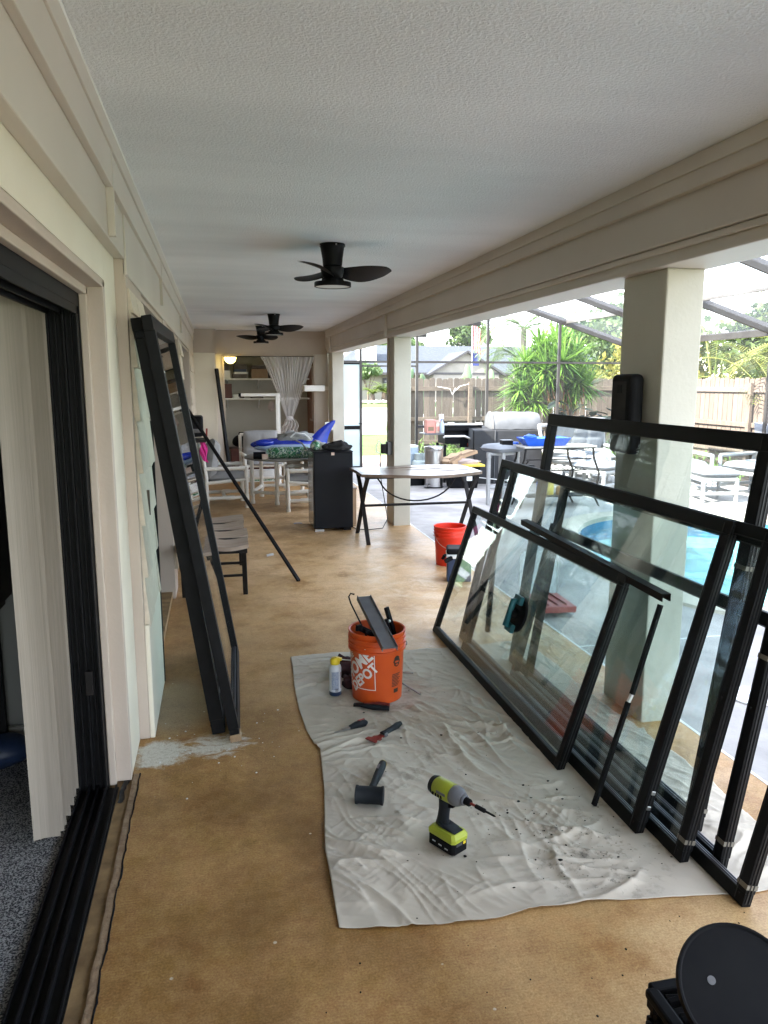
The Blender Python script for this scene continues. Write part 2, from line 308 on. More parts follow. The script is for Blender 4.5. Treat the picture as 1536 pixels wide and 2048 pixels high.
def cloth_relief(m):
    N, L = m.node_tree.nodes, m.node_tree.links; b = N['Principled BSDF']; old = b.inputs['Normal'].links[0].from_node
    tc = N.new('ShaderNodeTexCoord'); mp = N.new('ShaderNodeMapping'); mp.inputs['Rotation'].default_value = (0, 0, .8); mp.inputs['Scale'].default_value = (1, 2.2, 1); L.new(tc.outputs['Object'], mp.inputs['Vector'])
    nz = N.new('ShaderNodeTexNoise'); nz.noise_type = 'RIDGED_MULTIFRACTAL'; nz.inputs['Scale'].default_value = 7; nz.inputs['Detail'].default_value = 5; nz.inputs['Roughness'].default_value = .55; nz.inputs['Distortion'].default_value = .7
    L.new(mp.outputs[0], nz.inputs['Vector']); bp = N.new('ShaderNodeBump'); bp.inputs['Strength'].default_value = .20; bp.inputs['Distance'].default_value = .005
    L.new(nz.outputs['Fac'], bp.inputs['Height']); L.new(bp.outputs[0], old.inputs['Normal'])
cloth_relief(M['cloth'])
def cloth_stains(m):
    N, L = m.node_tree.nodes, m.node_tree.links; b = N['Principled BSDF']; src = b.inputs['Base Color'].links[0].from_socket
    tc = N.new('ShaderNodeTexCoord'); col = src
    for cx, cy, rx, ry, sc_, lo, hi, c in ((1.25, 2.35, .40, .50, 17, .54, .70, (.15, .13, .105)), (.80, 2.75, .5, .6, 9, .54, .66, (.30, .26, .21)), (1.05, 3.6, .6, .9, 7, .52, .68, (.36, .315, .255)), (.78, 3.75, .35, .4, 12, .50, .64, (.24, .20, .16)), (1.2, 2.2, .25, .22, 30, .57, .64, (.09, .08, .065))):
        mp = N.new('ShaderNodeMapping'); mp.vector_type = 'TEXTURE'; mp.inputs['Location'].default_value = (cx, cy, 0); mp.inputs['Scale'].default_value = (rx, ry, 9)
        L.new(tc.outputs['Object'], mp.inputs['Vector']); ln = N.new('ShaderNodeVectorMath'); ln.operation = 'LENGTH'; L.new(mp.outputs[0], ln.inputs[0])
        f = N.new('ShaderNodeMapRange'); f.inputs['From Min'].default_value = 1; f.inputs['From Max'].default_value = .2; L.new(ln.outputs['Value'], f.inputs['Value'])
        nz = N.new('ShaderNodeTexNoise'); nz.inputs['Scale'].default_value = sc_; nz.inputs['Detail'].default_value = 8; nz.inputs['Roughness'].default_value = .7; L.new(tc.outputs['Object'], nz.inputs['Vector'])
        r_ = N.new('ShaderNodeMapRange'); r_.inputs['From Min'].default_value = lo; r_.inputs['From Max'].default_value = hi; L.new(nz.outputs['Fac'], r_.inputs['Value'])
        mu = N.new('ShaderNodeMath'); mu.operation = 'MULTIPLY'; mu.use_clamp = True; L.new(f.outputs[0], mu.inputs[0]); L.new(r_.outputs[0], mu.inputs[1])
        mx = N.new('ShaderNodeMix'); mx.data_type = 'RGBA'; L.new(mu.outputs[0], mx.inputs[0]); L.new(col, mx.inputs[6]); mx.inputs[7].default_value = (*c, 1); col = mx.outputs[2]
    L.new(col, b.inputs['Base Color'])
cloth_stains(M['cloth'])
M['patio'] = pm('stamped_concrete', (.40, .375, .36), (.24, .225, .215), 2.4, .75, bump=.9, bscale=9, bdist=.012, detail=9)
M['carpet'] = pm('speckled_carpet', (.42, .41, .40), (.035, .035, .04), 190, .98, bump=1, bscale=230, bdist=.012, lo=.44, hi=.58, detail=3)
M['lawn'] = pm('lawn', (.085, .135, .022), (.045, .08, .013), 2.2, .9, bump=.6, bscale=50, bdist=.03)
M['drive'] = pm('concrete_driveway', (.36, .35, .33), (.31, .30, .28), 1.5, .85)
M['dirt'] = pm('paver_dirt', (.33, .25, .20), (.2, .15, .12), 5, .9, bump=.5, bscale=12, bdist=.02)
M['pool_wall'] = pm('pool_plaster', (.34, .52, .52), (.28, .46, .47), 2, .5)
def tile_mat():
    m, N, L, b = newmat('pool_waterline_tile'); tc = N.new('ShaderNodeTexCoord'); b.inputs['Roughness'].default_value = .2
    n = N.new('ShaderNodeTexNoise'); n.inputs['Scale'].default_value = 9; L.new(tc.outputs['Object'], n.inputs['Vector'])
    r = N.new('ShaderNodeValToRGB'); r.color_ramp.elements[0].color = (.02, .10, .22, 1); r.color_ramp.elements[1].color = (.05, .22, .38, 1); r.color_ramp.elements[0].position = .4; r.color_ramp.elements[1].position = .6
    L.new(n.outputs['Fac'], r.inputs['Fac']); L.new(r.outputs['Color'], b.inputs['Base Color']); return m
M['tile'] = tile_mat()
def water_mat():
    m = glassmat('pool_water', (.72, .92, .94), 1.33, 0.0, 0.0); N = m.node_tree.nodes; L = m.node_tree.links
    tc = N.new('ShaderNodeTexCoord'); n = N.new('ShaderNodeTexNoise'); n.inputs['Scale'].default_value = 3.2; n.inputs['Detail'].default_value = 4; n.inputs['Distortion'].default_value = .8
    L.new(tc.outputs['Object'], n.inputs['Vector']); bp = N.new('ShaderNodeBump'); bp.inputs['Strength'].default_value = .35; bp.inputs['Distance'].default_value = .04; L.new(n.outputs['Fac'], bp.inputs['Height'])
    for x in N:
        if x.type in ('BSDF_GLOSSY', 'FRESNEL'): L.new(bp.outputs[0], x.inputs['Normal'])
    return m
M['water'] = water_mat()
def leafbag():
    m, N, L, b = newmat('leaf_print_fabric'); b.inputs['Roughness'].default_value = .6
    tc = N.new('ShaderNodeTexCoord'); w_ = N.new('ShaderNodeTexNoise'); w_.inputs['Scale'].default_value = 11; w_.inputs['Distortion'].default_value = 2.2; w_.inputs['Detail'].default_value = 1
    L.new(tc.outputs['Object'], w_.inputs['Vector']); r = N.new('ShaderNodeValToRGB'); r.color_ramp.interpolation = 'CONSTANT'
    e = r.color_ramp.elements; e[0].color = (.02, .12, .04, 1); e[1].position = .38; e[1].color = (.05, .25, .12, 1)
    for p, c in ((.46, (.60, .66, .55)), (.53, (.02, .10, .12)), (.60, (.15, .30, .10))):
        x = e.new(p); x.color = (*c, 1)
    L.new(w_.outputs['Fac'], r.inputs['Fac']); L.new(r.outputs['Color'], b.inputs['Base Color']); return m
M['leafbag'] = leafbag()

# ------------------------------------------------------------------ builders
class MB:
    def __init__(s): s.v = []; s.f = []; s.M = None
    def add(s, vs, fs):
        o = len(s.v)
        s.v += [tuple(s.M @ V(p)) for p in vs] if s.M else [tuple(p) for p in vs]
        s.f += [tuple(i+o for i in f) for f in fs]; return s
    def box(s, x0, x1, y0, y1, z0, z1):
        return s.add([(x0, y0, z0), (x1, y0, z0), (x1, y1, z0), (x0, y1, z0), (x0, y0, z1), (x1, y0, z1), (x1, y1, z1), (x0, y1, z1)],
                     [(3, 2, 1, 0), (4, 5, 6, 7), (0, 1, 5, 4), (1, 2, 6, 5), (2, 3, 7, 6), (3, 0, 4, 7)])
    def bar(s, a, b, w, t, up=(0, 0, 1)):
        a, b = V(a), V(b); d = (b-a).normalized(); u = V(up); x = d.cross(u)
        if x.length < 1e-4: x = d.cross(V((1, 0, 0)))
        x.normalize(); y = x.cross(d); x = x*w/2; y = y*t/2; vs = []
        for p in (a, b): vs += [p-x-y, p+x-y, p+x+y, p-x+y]
        return s.add(vs, [(0, 1, 2, 3), (7, 6, 5, 4), (0, 4, 5, 1), (1, 5, 6, 2), (2, 6, 7, 3), (3, 7, 4, 0)])
    def tube(s, pts, r, n=8, cap=True):
        pts = [V(p) for p in pts]; rs = r if isinstance(r, (list, tuple)) else [r]*len(pts); vs = []; px = None
        for i, p in enumerate(pts):
            d = (pts[min(i+1, len(pts)-1)]-pts[max(i-1, 0)]).normalized()
            if px is None:
                px = d.cross(V((0, 0, 1)))
                if px.length < .05: px = d.cross(V((1, 0, 0)))
            else: px = px - d*px.dot(d)
            px.normalize(); py = d.cross(px)
            for k in range(n):
                a = 2*PI*k/n; vs.append(p+(px*math.cos(a)+py*math.sin(a))*rs[i])
        fs = [(i*n+k, i*n+(k+1) % n, (i+1)*n+(k+1) % n, (i+1)*n+k) for i in range(len(pts)-1) for k in range(n)]
        if cap: fs += [tuple(reversed(range(n))), tuple(range((len(pts)-1)*n, len(pts)*n))]
        return s.add(vs, fs)
    def lathe(s, prof, n=24, c=(0, 0, 0), cap=True):
        vs = [(c[0]+r*math.cos(2*PI*k/n), c[1]+r*math.sin(2*PI*k/n), c[2]+z) for r, z in prof for k in range(n)]
        m = len(prof); fs = [(i*n+k, i*n+(k+1) % n, (i+1)*n+(k+1) % n, (i+1)*n+k) for i in range(m-1) for k in range(n)]
        if cap: fs += [tuple(reversed(range(n))), tuple(range((m-1)*n, m*n))]
        return s.add(vs, fs)
    def prism(s, poly, z0, z1):
        n = len(poly); vs = [(x, y, z0) for x, y in poly]+[(x, y, z1) for x, y in poly]
        return s.add(vs, [tuple(reversed(range(n))), tuple(range(n, 2*n))]+[(i, (i+1) % n, n+(i+1) % n, n+i) for i in range(n)])
    def grid(s, fn, nu, nv, closed=False):
        vs = [fn(i/nu, j/nv) for j in range(nv+1) for i in range(nu+1)]; w_ = nu+1
        return s.add(vs, [(j*w_+i, j*w_+i+1, (j+1)*w_+i+1, (j+1)*w_+i) for j in range(nv) for i in range(nu)])
    def ell(s, c, r, nu=16, nv=9, wob=0, seed=0, flat=None):
        vs = []; c = V(c)
        for j in range(nv+1):
            t = PI*j/nv
            for i in range(nu):
                a = 2*PI*i/nu; d = V((math.sin(t)*math.cos(a), math.sin(t)*math.sin(a), math.cos(t)))
                k = 1+wob*noise.noise(d*2.2+V((seed, seed*1.7, 0)))
                p = V((d.x*r[0], d.y*r[1], d.z*r[2]))*k
                if flat is not None: p.z = max(p.z, flat)
                vs.append(c+p)
        return s.add(vs, [(j*nu+i, (j+1)*nu+i, (j+1)*nu+(i+1) % nu, j*nu+(i+1) % nu) for j in range(nv) for i in range(nu)])
    def pillow(s, c, sx, sy, sz, nu=14, nv=14, p=.35, tuft=0):
        """stuffed cushion: soft-edged slab centred on c"""
        c = V(c)
        for sg in (1, -1):
            def fn(u, v):
                x, y = u*2-1, v*2-1; h = max(0, (1-x**4)*(1-y**4))**p
                if tuft: h *= 1-.28*max(0, math.cos(x*PI*tuft))**8*1-.22*max(0, math.cos(y*PI*tuft))**8
                q = (c.x+x*sx/2*(1-.04*abs(y)**3), c.y+y*sy/2*(1-.04*abs(x)**3), c.z+sg*h*sz/2); return q
            o = len(s.v); s.grid(fn, nu, nv)
            if sg < 0: s.f[-nu*nv:] = [tuple(reversed(f)) for f in s.f[-nu*nv:]]
        return s
    def build(s, name, mat, parent=None, smooth=False, bevel=0, seg=2, stuff=False):
        me = bpy.data.meshes.new(name); off = V((0, 0, 0))
        if parent is not None:
            off = wloc(parent)
        me.from_pydata([V(p)-off for p in s.v], [], s.f); me.update()
        ms = mat if isinstance(mat, (list, tuple)) else [mat]
        for q in ms: me.materials.append(M[q] if isinstance(q, str) else q)
        if smooth:
            me.polygons.foreach_set('use_smooth', [True]*len(me.polygons))
            if smooth != 'all': me.set_sharp_from_angle(angle=R(40))
        o = bpy.data.objects.new(name, me); COL.objects.link(o)
        if parent is not None: o.parent = parent
        if bevel:
            b = o.modifiers.new('edge', 'BEVEL'); b.width = bevel; b.segments = seg; b.limit_method = 'ANGLE'; b.angle_limit = R(50)
        if stuff: o['kind'] = 'stuff'
        return o
def wloc(o):
    p = V((0, 0, 0))
    while o is not None: p += o.location; o = o.parent
    return p
def T(name, label, cat, loc=(0, 0, 0), group=None, kind=None):
    o = bpy.data.objects.new(name, None); COL.objects.link(o); o.location = loc; o.empty_display_size = .1
    return tag(o, label, cat, group, kind)
def tag(o, label, cat, group=None, kind=None):
    if label: o['label'] = label
    if cat: o['category'] = cat
    if group: o['group'] = group
    if kind: o['kind'] = kind
    return o
def S(o, label=None):
    o['kind'] = 'structure'
    if label: o['label'] = label
    return o
def Bx(*a): return MB().box(*a)
def copy_tree(o, parent=None):
    c = o.copy(); COL.objects.link(c); c.parent = parent
    for ch in [x for x in o.children]: copy_tree(ch, c)
    return c
def arc(c, r, a0, a1, n, ax='xz'):
    return [V((c[0]+r*math.cos(R(a0+(a1-a0)*i/n)), c[1], c[2]+r*math.sin(R(a0+(a1-a0)*i/n)))) for i in range(n+1)]

# ================================================================== SETTING: house shell
CZ = 2.53
S(MB().box(-.38, 2.18, -3.2, 13.72, -.12, 0).build('floor', 'floor'))
S(MB().box(-.76, -.38, 3.2, 13.72, -.12, -.002).build('wall_footing', 'floor'))
S(MB().box(-.36, 1.9, -3.2, 13.69, CZ, 2.62).build('ceiling', 'ceiling'))
S(MB().prism([(-9, 2.64), (2.24, 2.64), (2.24, 2.70), (-3.2, 4.5), (-9, 3.0)], 0, 20).build('roof', 'roof'))
rf = bpy.data.objects['roof']; rf.rotation_euler = (R(90), 0, 0); rf.location = (0, 14.9, 0)
# door sill, raw edge
d = Bx(-.50, -.378, -3.2, 3.21, -.1, -.008)
S(d.build('door_sill', 'sill'))
def edge_strip(y0, y1, x, w_, name, mat, seed, z=.004, amp=.010):
    m = MB(); n = int((y1-y0)/.02)
    def fn(u, v):
        y = y0+(y1-y0)*v; k = noise.noise(V((seed, y*9, 0)))*amp+noise.noise(V((seed, y*40, 2)))*amp*.5
        xs = x-w_/2+w_*u+k*(1 if u > .5 else .6); return (xs, y, z*(.3 if u in (0, 1) else 1)+.0006*noise.noise(V((u*3, y*30, seed))))
    m.grid(fn, 4, n); return S(m.build(name, mat))
edge_strip(-3, 3.2, -.391, .024, 'broken_slab_edge', 'sill_edge', 3, .001, .007)
edge_strip(-3, 3.2, -.3765, .006, 'slab_crack', 'black_matte', 3, .003, .007)
edge_strip(2.98, 3.19, -.43, .022, 'mould_patch', 'mould', 9, -.004, .02)

hw = T('house_wall', 'long beige house wall with recessed doors and painted shingles, left of the lanai', 'wall', (-.4, 3.5, 0))
MB().box(-.75, -.405, -3.2, 3.2, 2.035, 2.62).build('door_header', 'cream', hw)
MB().box(-.75, -.405, 3.2, 3.53, 0, 2.62).build('pilaster', 'cream', hw, bevel=.006)
for i, (y0, y1) in enumerate(((3.53, 4.23), (5.95, 6.30), (8.2, 8.75), (11.4, 13.72))):
    MB().box(-.75, -.36, y0, y1, 0, 2.62).build('wall_pier', 'taupe', hw, bevel=.004)
for y0, y1 in ((4.23, 5.95), (6.30, 8.2), (8.75, 11.4)):
    MB().box(-.75, -.372, y0, y1, 2.075, 2.62).build('lintel', 'taupe', hw)
MB().box(-.405, -.36, -3.2, 3.53, 2.165, 2.62).build('fascia', 'beam', hw, bevel=.004)
MB().box(-.372, -.353, 3.53, 13.72, 2.10, 2.62).build('fascia', 'beam', hw, bevel=.004)
MB().box(-.36, -.335, -3.2, 3.02, 2.335, CZ).build('crown_board', 'beam', hw, bevel=.003)
MB().box(-.36, -.337, 3.03, 13.4, 2.345, CZ).build('crown_board', 'beam', hw, bevel=.003)
MB().box(-.345, -.327, -3.2, 13.4, 2.46, CZ).build('crown_strip', 'beam', hw, bevel=.003)
for y in (3.02, 5.6, 8.6): MB().box(-.36, -.333, y, y+.035, 2.17, 2.47).build('batten', 'beam', hw, bevel=.002)
clk = MB(); nn = 700
def ckf(u, v):
    y = -3+16.3*v; a_ = .0035+.003*noise.noise(V((y*6, 3, 0)))+.0025*noise.noise(V((y*30, 5, 0))); return (-.327+(a_+.001)*u, y, CZ-.0005-a_*.9*(1-u))
clk.grid(ckf, 2, nn); clk.build('caulk_line', 'lens', hw)
# door trims: stepped jamb and head boards
MB().box(-.49, -.4055, 3.15, 3.2, 0, 2.03).build('jamb_board', 'taupe', hw, bevel=.003)
MB().box(-.49, -.462, 3.12, 3.15, 0, 2.0).build('jamb_stop', 'taupe', hw, bevel=.004)
MB().box(-.49, -.4055, -3.2, 3.2, 2.005, 2.035).build('head_board', 'taupe', hw, bevel=.003)
MB().box(-.49, -.462, -3.2, 3.15, 1.975, 2.005).build('head_stop', 'taupe', hw, bevel=.004)
# cedar shingles (each one a part, sharing three meshes)
shm = []
for k in range(4):
    b_ = .02; wv_ = .012
    m = MB(); n = 8
    def fn(u, v, k=k):
        t = .006+.016*(1-v); y = u; z = v*1.0
        return (t, y, z - (.03*noise.noise(V((u*2.5, k*3, 0))) if v == 0 else 0))
    m.grid(fn, n, 1); m.grid(lambda u, v, k=k: ((.022 if v else 0), u, -.03*0+(-.0+(-.03*-noise.noise(V((u*2.5, k*3, 0)))*-1))), n, 1)
    m.add([(0, 0, 0), (.022, 0, 0), (.006, 0, 1), (0, 0, 1)], [(0, 1, 2, 3)]); m.add([(0, 1, 0), (.022, 1, 0), (.006, 1, 1), (0, 1, 1)], [(3, 2, 1, 0)])
    o = m.build('shingle', 'shingle', None); shm.append(o.data); bpy.data.objects.remove(o)
def shingles(y0, y1, z0, z1, row, wd, seed, x=-.359):
    rg = random.Random(seed); z = z0
    while z < z1-.02:
        h = min(row, z1-z)
        y = y0
        while y < y1-.02:
            ww = min(wd*rg.uniform(.7, 1.3), y1-y)
            if y1-(y+ww) < .06: ww = y1-y
            o = bpy.data.objects.new('shingle', rg.choice(shm)); COL.objects.link(o); o.parent = hw
            o.location = V((x, y+.002, z-.012+rg.uniform(-.006, .006)))-hw.location; o.scale = (rg.uniform(.9, 1.3), ww-.004, h+.012)
            y += ww
        z += h
shingles(3.56, 4.23, .55, 2.05, .235, .34, 1)
shingles(5.96, 6.30, .25, 2.05, .24, .3, 2); shingles(8.21, 8.74, .25, 2.05, .24, .3, 3); shingles(11.41, 13.3, 1.1, 2.05, .24, .4, 4)
MB().box(-.36, -.338, 3.535, 4.22, 0, .55).build('skirt_board', 'cream', hw, bevel=.004)
MB().box(-.358, -.331, 3.80, 3.815, 1.02, 1.14).build('missing_shingle_gap', 'bark', hw)
# recessed black patio doors further along
for i, (y0, y1, lab) in enumerate(((4.23, 5.95, 'first recessed black framed glass door, behind the tall leaning frame'),
                                   (6.30, 8.2, 'second recessed black framed glass door, beside the slatted bench'),
                                   (8.75, 11.4, 'farthest recessed black framed glass door, behind the left armchair'))):
    dr = T('patio_door', lab, 'door', (-.5, y0, 0), 'recessed doors along the house wall')
    for a, b_ in ((y0+.002, y0+.06), (y1-.06, y1-.002), ((y0+y1)/2-.03, (y0+y1)/2+.03)): MB().box(-.60, -.50, a, b_, .06, 2.07).build('stile', 'black_alu', dr, bevel=.003)
    MB().box(-.60, -.50, y0+.06, y1-.06, 2.0, 2.07).build('rail', 'black_alu', dr); MB().box(-.60, -.50, y0+.06, y1-.06, .06, .12).build('rail', 'black_alu', dr)
    MB().box(-.552, -.546, y0+.06, y1-.06, .12, 2.0).build('glass_pane', 'glass', dr)
    S(MB().box(-.75, -.385, y0, y1, -.1, .055).build('threshold', 'sill'))
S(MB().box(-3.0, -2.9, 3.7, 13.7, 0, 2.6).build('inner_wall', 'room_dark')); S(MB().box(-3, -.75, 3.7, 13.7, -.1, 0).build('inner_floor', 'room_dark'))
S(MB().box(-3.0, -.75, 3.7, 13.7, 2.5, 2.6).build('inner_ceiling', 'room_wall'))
# ---- open sliding door opening: aluminium track and jamb
df = T('sliding_door_frame', 'black aluminium sliding door frame and floor track around the open doorway', 'door frame', (-.5, 3.0, 0))
MB().box(-.605, -.452, -3.2, 3.11, -.03, -.004).build('track_base', 'black_alu', df)
for x, h in ((-.60, .012), (-.565, .022), (-.532, .016), (-.50, .022), (-.462, .010)): MB().box(x-.004, x+.004, -3.2, 3.11, -.004, h).build('track_rib', 'black_alu', df, bevel=.0015)
MB().box(-.605, -.491, 3.11, 3.21, -.1, 2.0).build('jamb', 'black_alu', df)
for x, y in ((-.60, 3.085), (-.575, 3.095), (-.545, 3.08), (-.52, 3.095), (-.497, 3.075)): MB().box(x-.004, x+.004, y, 3.115, 0, 1.97).build('jamb_rib', 'black_alu', df, bevel=.0015)
MB().box(-.55, -.52, 3.07, 3.082, .42, .52).build('roller_plate', 'iron', df, bevel=.003)
MB().box(-.605, -.491, -3.2, 3.11, 1.93, 2.0).build('head', 'black_alu', df)
for x in (-.60, -.55, -.497): MB().box(x-.004, x+.004, -3.2, 3.11, 1.90, 1.93).build('head_rib', 'black_alu', df)
MB().box(-.64, -.606, -3.2, 3.2, 2.0, 2.04).build('head_flashing', 'steel', df)
# ---- dark room behind the door
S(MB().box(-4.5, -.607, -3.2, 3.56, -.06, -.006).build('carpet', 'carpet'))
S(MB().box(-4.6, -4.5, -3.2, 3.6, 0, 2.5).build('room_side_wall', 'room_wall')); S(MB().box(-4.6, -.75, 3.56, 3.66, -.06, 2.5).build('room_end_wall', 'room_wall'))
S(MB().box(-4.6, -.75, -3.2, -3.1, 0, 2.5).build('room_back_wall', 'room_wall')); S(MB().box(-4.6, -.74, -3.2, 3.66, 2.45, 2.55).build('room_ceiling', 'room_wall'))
S(MB().box(-4.5, -.75, 3.535, 3.56, 0, .11).build('baseboard', 'white_wood'))
vb = T('vertical_blind', 'stack of long cream vertical blind slats gathered inside the doorway', 'blinds', (-.66, 2.95, 0))
MB().box(-.70, -.645, -1.0, 3.06, 2.06, 2.10).build('head_track', 'white_plastic', vb, bevel=.003)
for k in range(15):
    y = 2.74+k*.0235; a = R(8+5*math.sin(k*1.9)); x = -.655+.012*math.sin(k*2.3); m = MB()
    sx, sy = math.cos(a)*.045, math.sin(a)*.045
    def fn(u, v, x=x, y=y, sx=sx, sy=sy, k=k):
        t = (u-.5)*2; return (x+sx*t, y+sy*t+.007*(1-t*t), .022+2.0*v+.004*math.sin(k))
    m.grid(fn, 4, 1); m.grid(lambda u, v, fn=fn: tuple(V(fn(1-u, v))+V((0, -.0015, 0))), 4, 1)
    m.build('slat', 'blind', vb, smooth='all')
    MB().box(x-.004, x+.004, y-.003, y+.004, 2.022, 2.062).build('slat_clip', 'white_plastic', vb)
cs = T('console_table', 'dark console table with thin black legs just inside the dim doorway', 'table', (-1.35, 3.25, 0))
MB().box(-1.9, -.93, 3.05, 3.5, .70, .745).build('top', 'room_dark', cs)
for x in (-1.85, -.97):
    for y in (3.09, 3.46): MB().bar((x, y, -.006), (x, y, .70), .03, .03).build('leg', 'black_matte', cs)
MB().bar((-1.30, 3.07, .70), (-.90, 3.07, .10), .025, .02).build('brace', 'black_matte', cs)
hu = T('display_hutch', 'dark open hutch standing on the console table in the dim room', 'cabinet', (-1.4, 3.4, .745))
MB().box(-1.9, -.90, 3.42, 3.5, .745, 2.2).build('back', 'room_dark', hu)
for z in (1.05, 1.5, 1.95): MB().box(-1.9, -.90, 3.15, 3.42, z, z+.025).build('shelf', 'room_dark', hu)
for x in (-1.9, -.925): MB().box(x, x+.025, 3.15, 3.42, .745, 1.95).build('side_panel', 'room_dark', hu)
for k, (x, z, mt, h) in enumerate(((-1.03, 1.075, 'maroon', .16), (-1.12, 1.075, 'tan', .22), (-1.05, 1.525, 'brick_red', .2), (-1.2, .745, 'terracotta', .12))):
    tag(MB().lathe([(.02, 0), (.045, .01), (.05, h*.5), (.03, h*.8), (.034, h)], 14, (x, 3.22, z)).build('vase', mt, None, smooth=True), ['small maroon vase on the middle shelf of the dark hutch', 'tan vase second along the dark hutch shelf', 'dark red vase on the upper shelf of the hutch', 'terracotta jar on the console table under the hutch'][k], 'vase', 'vases on the hutch')
wk = T('wicker_chair', 'brown wicker chair back with looped canes in the dim doorway', 'chair', (-1.0, 3.0, 0))
for k in range(5):
    r = .03+.018*k; MB().tube([(-1.0+r*math.cos(t*.35)*.9, 3.0, 1.28+r*2.2*math.sin(t*.35)) for t in range(19)], .005, 5).build('cane_loop', 'wicker', wk, smooth=True)
for x in (-1.12, -.955): MB().tube([(x, 3.0, -.006), (x, 3.0, 1.5)], .013, 8).build('post', 'wicker', wk, smooth=True)
MB().box(-1.14, -.94, 2.78, 2.98, .42, .46).build('seat', 'room_dark', wk)
for x in (-1.12, -.955): MB().tube([(x, 2.8, -.006), (x, 2.8, .42)], .012, 8).build('leg', 'wicker', wk, smooth=True)
tag(MB().ell((-1.0, 3.40, .07), (.16, .10, .075), wob=.1).build('floor_cushion', 'navy', None, smooth='all'), 'dark blue floor cushion under the console table', 'cushion')

# ---- right-hand beam and columns
bm = T('lanai_beam', 'long beige boxed beam over the open side of the lanai', 'beam', (2.0, 5, 2.3))
MB().box(1.90, 2.20, -3.2, 13.72, 2.235, 2.62).build('main_board', 'beam', bm, bevel=.004)
MB().box(1.935, 2.20, -3.2, 13.72, 2.155, 2.235).build('lower_board', 'beam', bm, bevel=.006)
MB().box(1.915, 1.935, -3.2, 13.72, 2.205, 2.233).build('ledge', 'beam', bm, bevel=.006)
MB().box(1.868, 1.90, -3.2, 13.4, 2.405, CZ).build('crown_board', 'beam', bm, bevel=.003)
MB().box(1.857, 1.868, -3.2, 13.4, 2.47, CZ).build('crown_strip', 'beam', bm, bevel=.003)
for y in (8.62, 13.0): MB().box(1.868, 1.899, y, y+.05, 2.16, CZ-.002).build('batten', 'beam', bm, bevel=.003)
MB().box(2.20, 2.245, -3.2, 14.5, 2.18, 2.64).build('fascia_board', 'cream', bm)
MB().box(2.246, 2.30, -3.2, 14.5, 2.30, 2.42).build('gutter', 'brown_alu', bm, bevel=.006)
for y in (4.1, 7.0, 8.9, 9.9): MB().box(2.10, 2.44, y, y+.05, 2.175, 2.30).build('cage_bracket', 'brown_alu', bm)
def column(lab, y0, y1, x0=1.97, x1=2.17):
    c = T('lanai_column', lab, 'column', ((x0+x1)/2, y0, 0), 'square columns under the lanai beam')
    MB().box(x0, x1, y0, y1, -.02, 2.155).build('shaft', 'column', c, bevel=.007); return c
column('near cream square column behind the leaning glass door panels', 3.20, 3.58, 1.985, 2.175)
cm = column('middle cream square column behind the slatted table', 8.58, 8.96)
column('farthest cream square column beside the screen door', 13.2, 13.72, 1.95, 2.15)
MB().tube([(1.955, 8.85, 2.2), (1.958, 8.80, 2.0), (1.962, 8.80, 1.1)], .011, 8).build('conduit', 'beam', cm, smooth=True)

# ---- far end wall with the storage closet
fw = T('end_wall', 'beige end wall framing the open storage closet at the far end', 'wall', (.8, 13.5, 0))
MB().box(-.358, .005, 13.4, 13.719, 0, 2.14).build('stub_wall', 'cream', fw); MB().box(-.352, .02, 13.385, 13.72, 2.142, CZ-.002).build('stub_fascia', 'taupe', fw, bevel=.003)
MB().box(.0, .03, 13.37, 13.40, 2.12, 2.5).build('corner_batten', 'taupe', fw)
MB().box(.02, 1.949, 13.70, 13.80, 2.14, 2.63).build('header', 'taupe', fw); MB().box(.02, 1.949, 13.68, 13.699, 2.40, CZ-.006).build('header_trim', 'taupe', fw)
for a, b_ in ((.006, .14), (1.69, 1.949)): MB().box(a, b_, 13.71, 13.81, 0, 2.138).build('side_wall', 'beam', fw)
MB().box(.14, 1.69, 13.71, 13.81, 2.10, 2.138).build('head_casing', 'taupe', fw, bevel=.003)
for a in (.11, 1.685): MB().box(a, a+.035, 13.69, 13.708, 0, 2.12).build('casing', 'taupe', fw, bevel=.003)
S(MB().box(-.2, 2.1, 15.0, 15.1, -.05, 2.5).build('closet_back_wall', 'closet')); S(MB().box(-.2, -.1, 13.81, 15.0, -.05, 2.5).build('closet_left_wall', 'closet'))
S(MB().box(1.72, 1.80, 13.81, 15.0, -.05, 2.5).build('closet_right_wall', 'pinkwall')); S(MB().box(-.2, 2.1, 13.81, 15.1, 2.3, 2.4).build('closet_ceiling', 'closet'))
S(MB().box(-.2, 2.1, 13.721, 15.1, -.1, 0).build('closet_floor', 'floor'))
pc = T('narrow_wall_panel', 'narrow framed panel hanging on the pink closet wall', 'picture', (1.71, 14.2, 1.3))
MB().box(1.70, 1.719, 14.05, 14.45, .95, 1.95).build('frame', 'taupe', pc); MB().box(1.694, 1.699, 14.09, 14.41, .99, 1.91).build('panel', 'pinkwall', pc)

# ================================================================== SETTING: outdoors
GZ = -.03
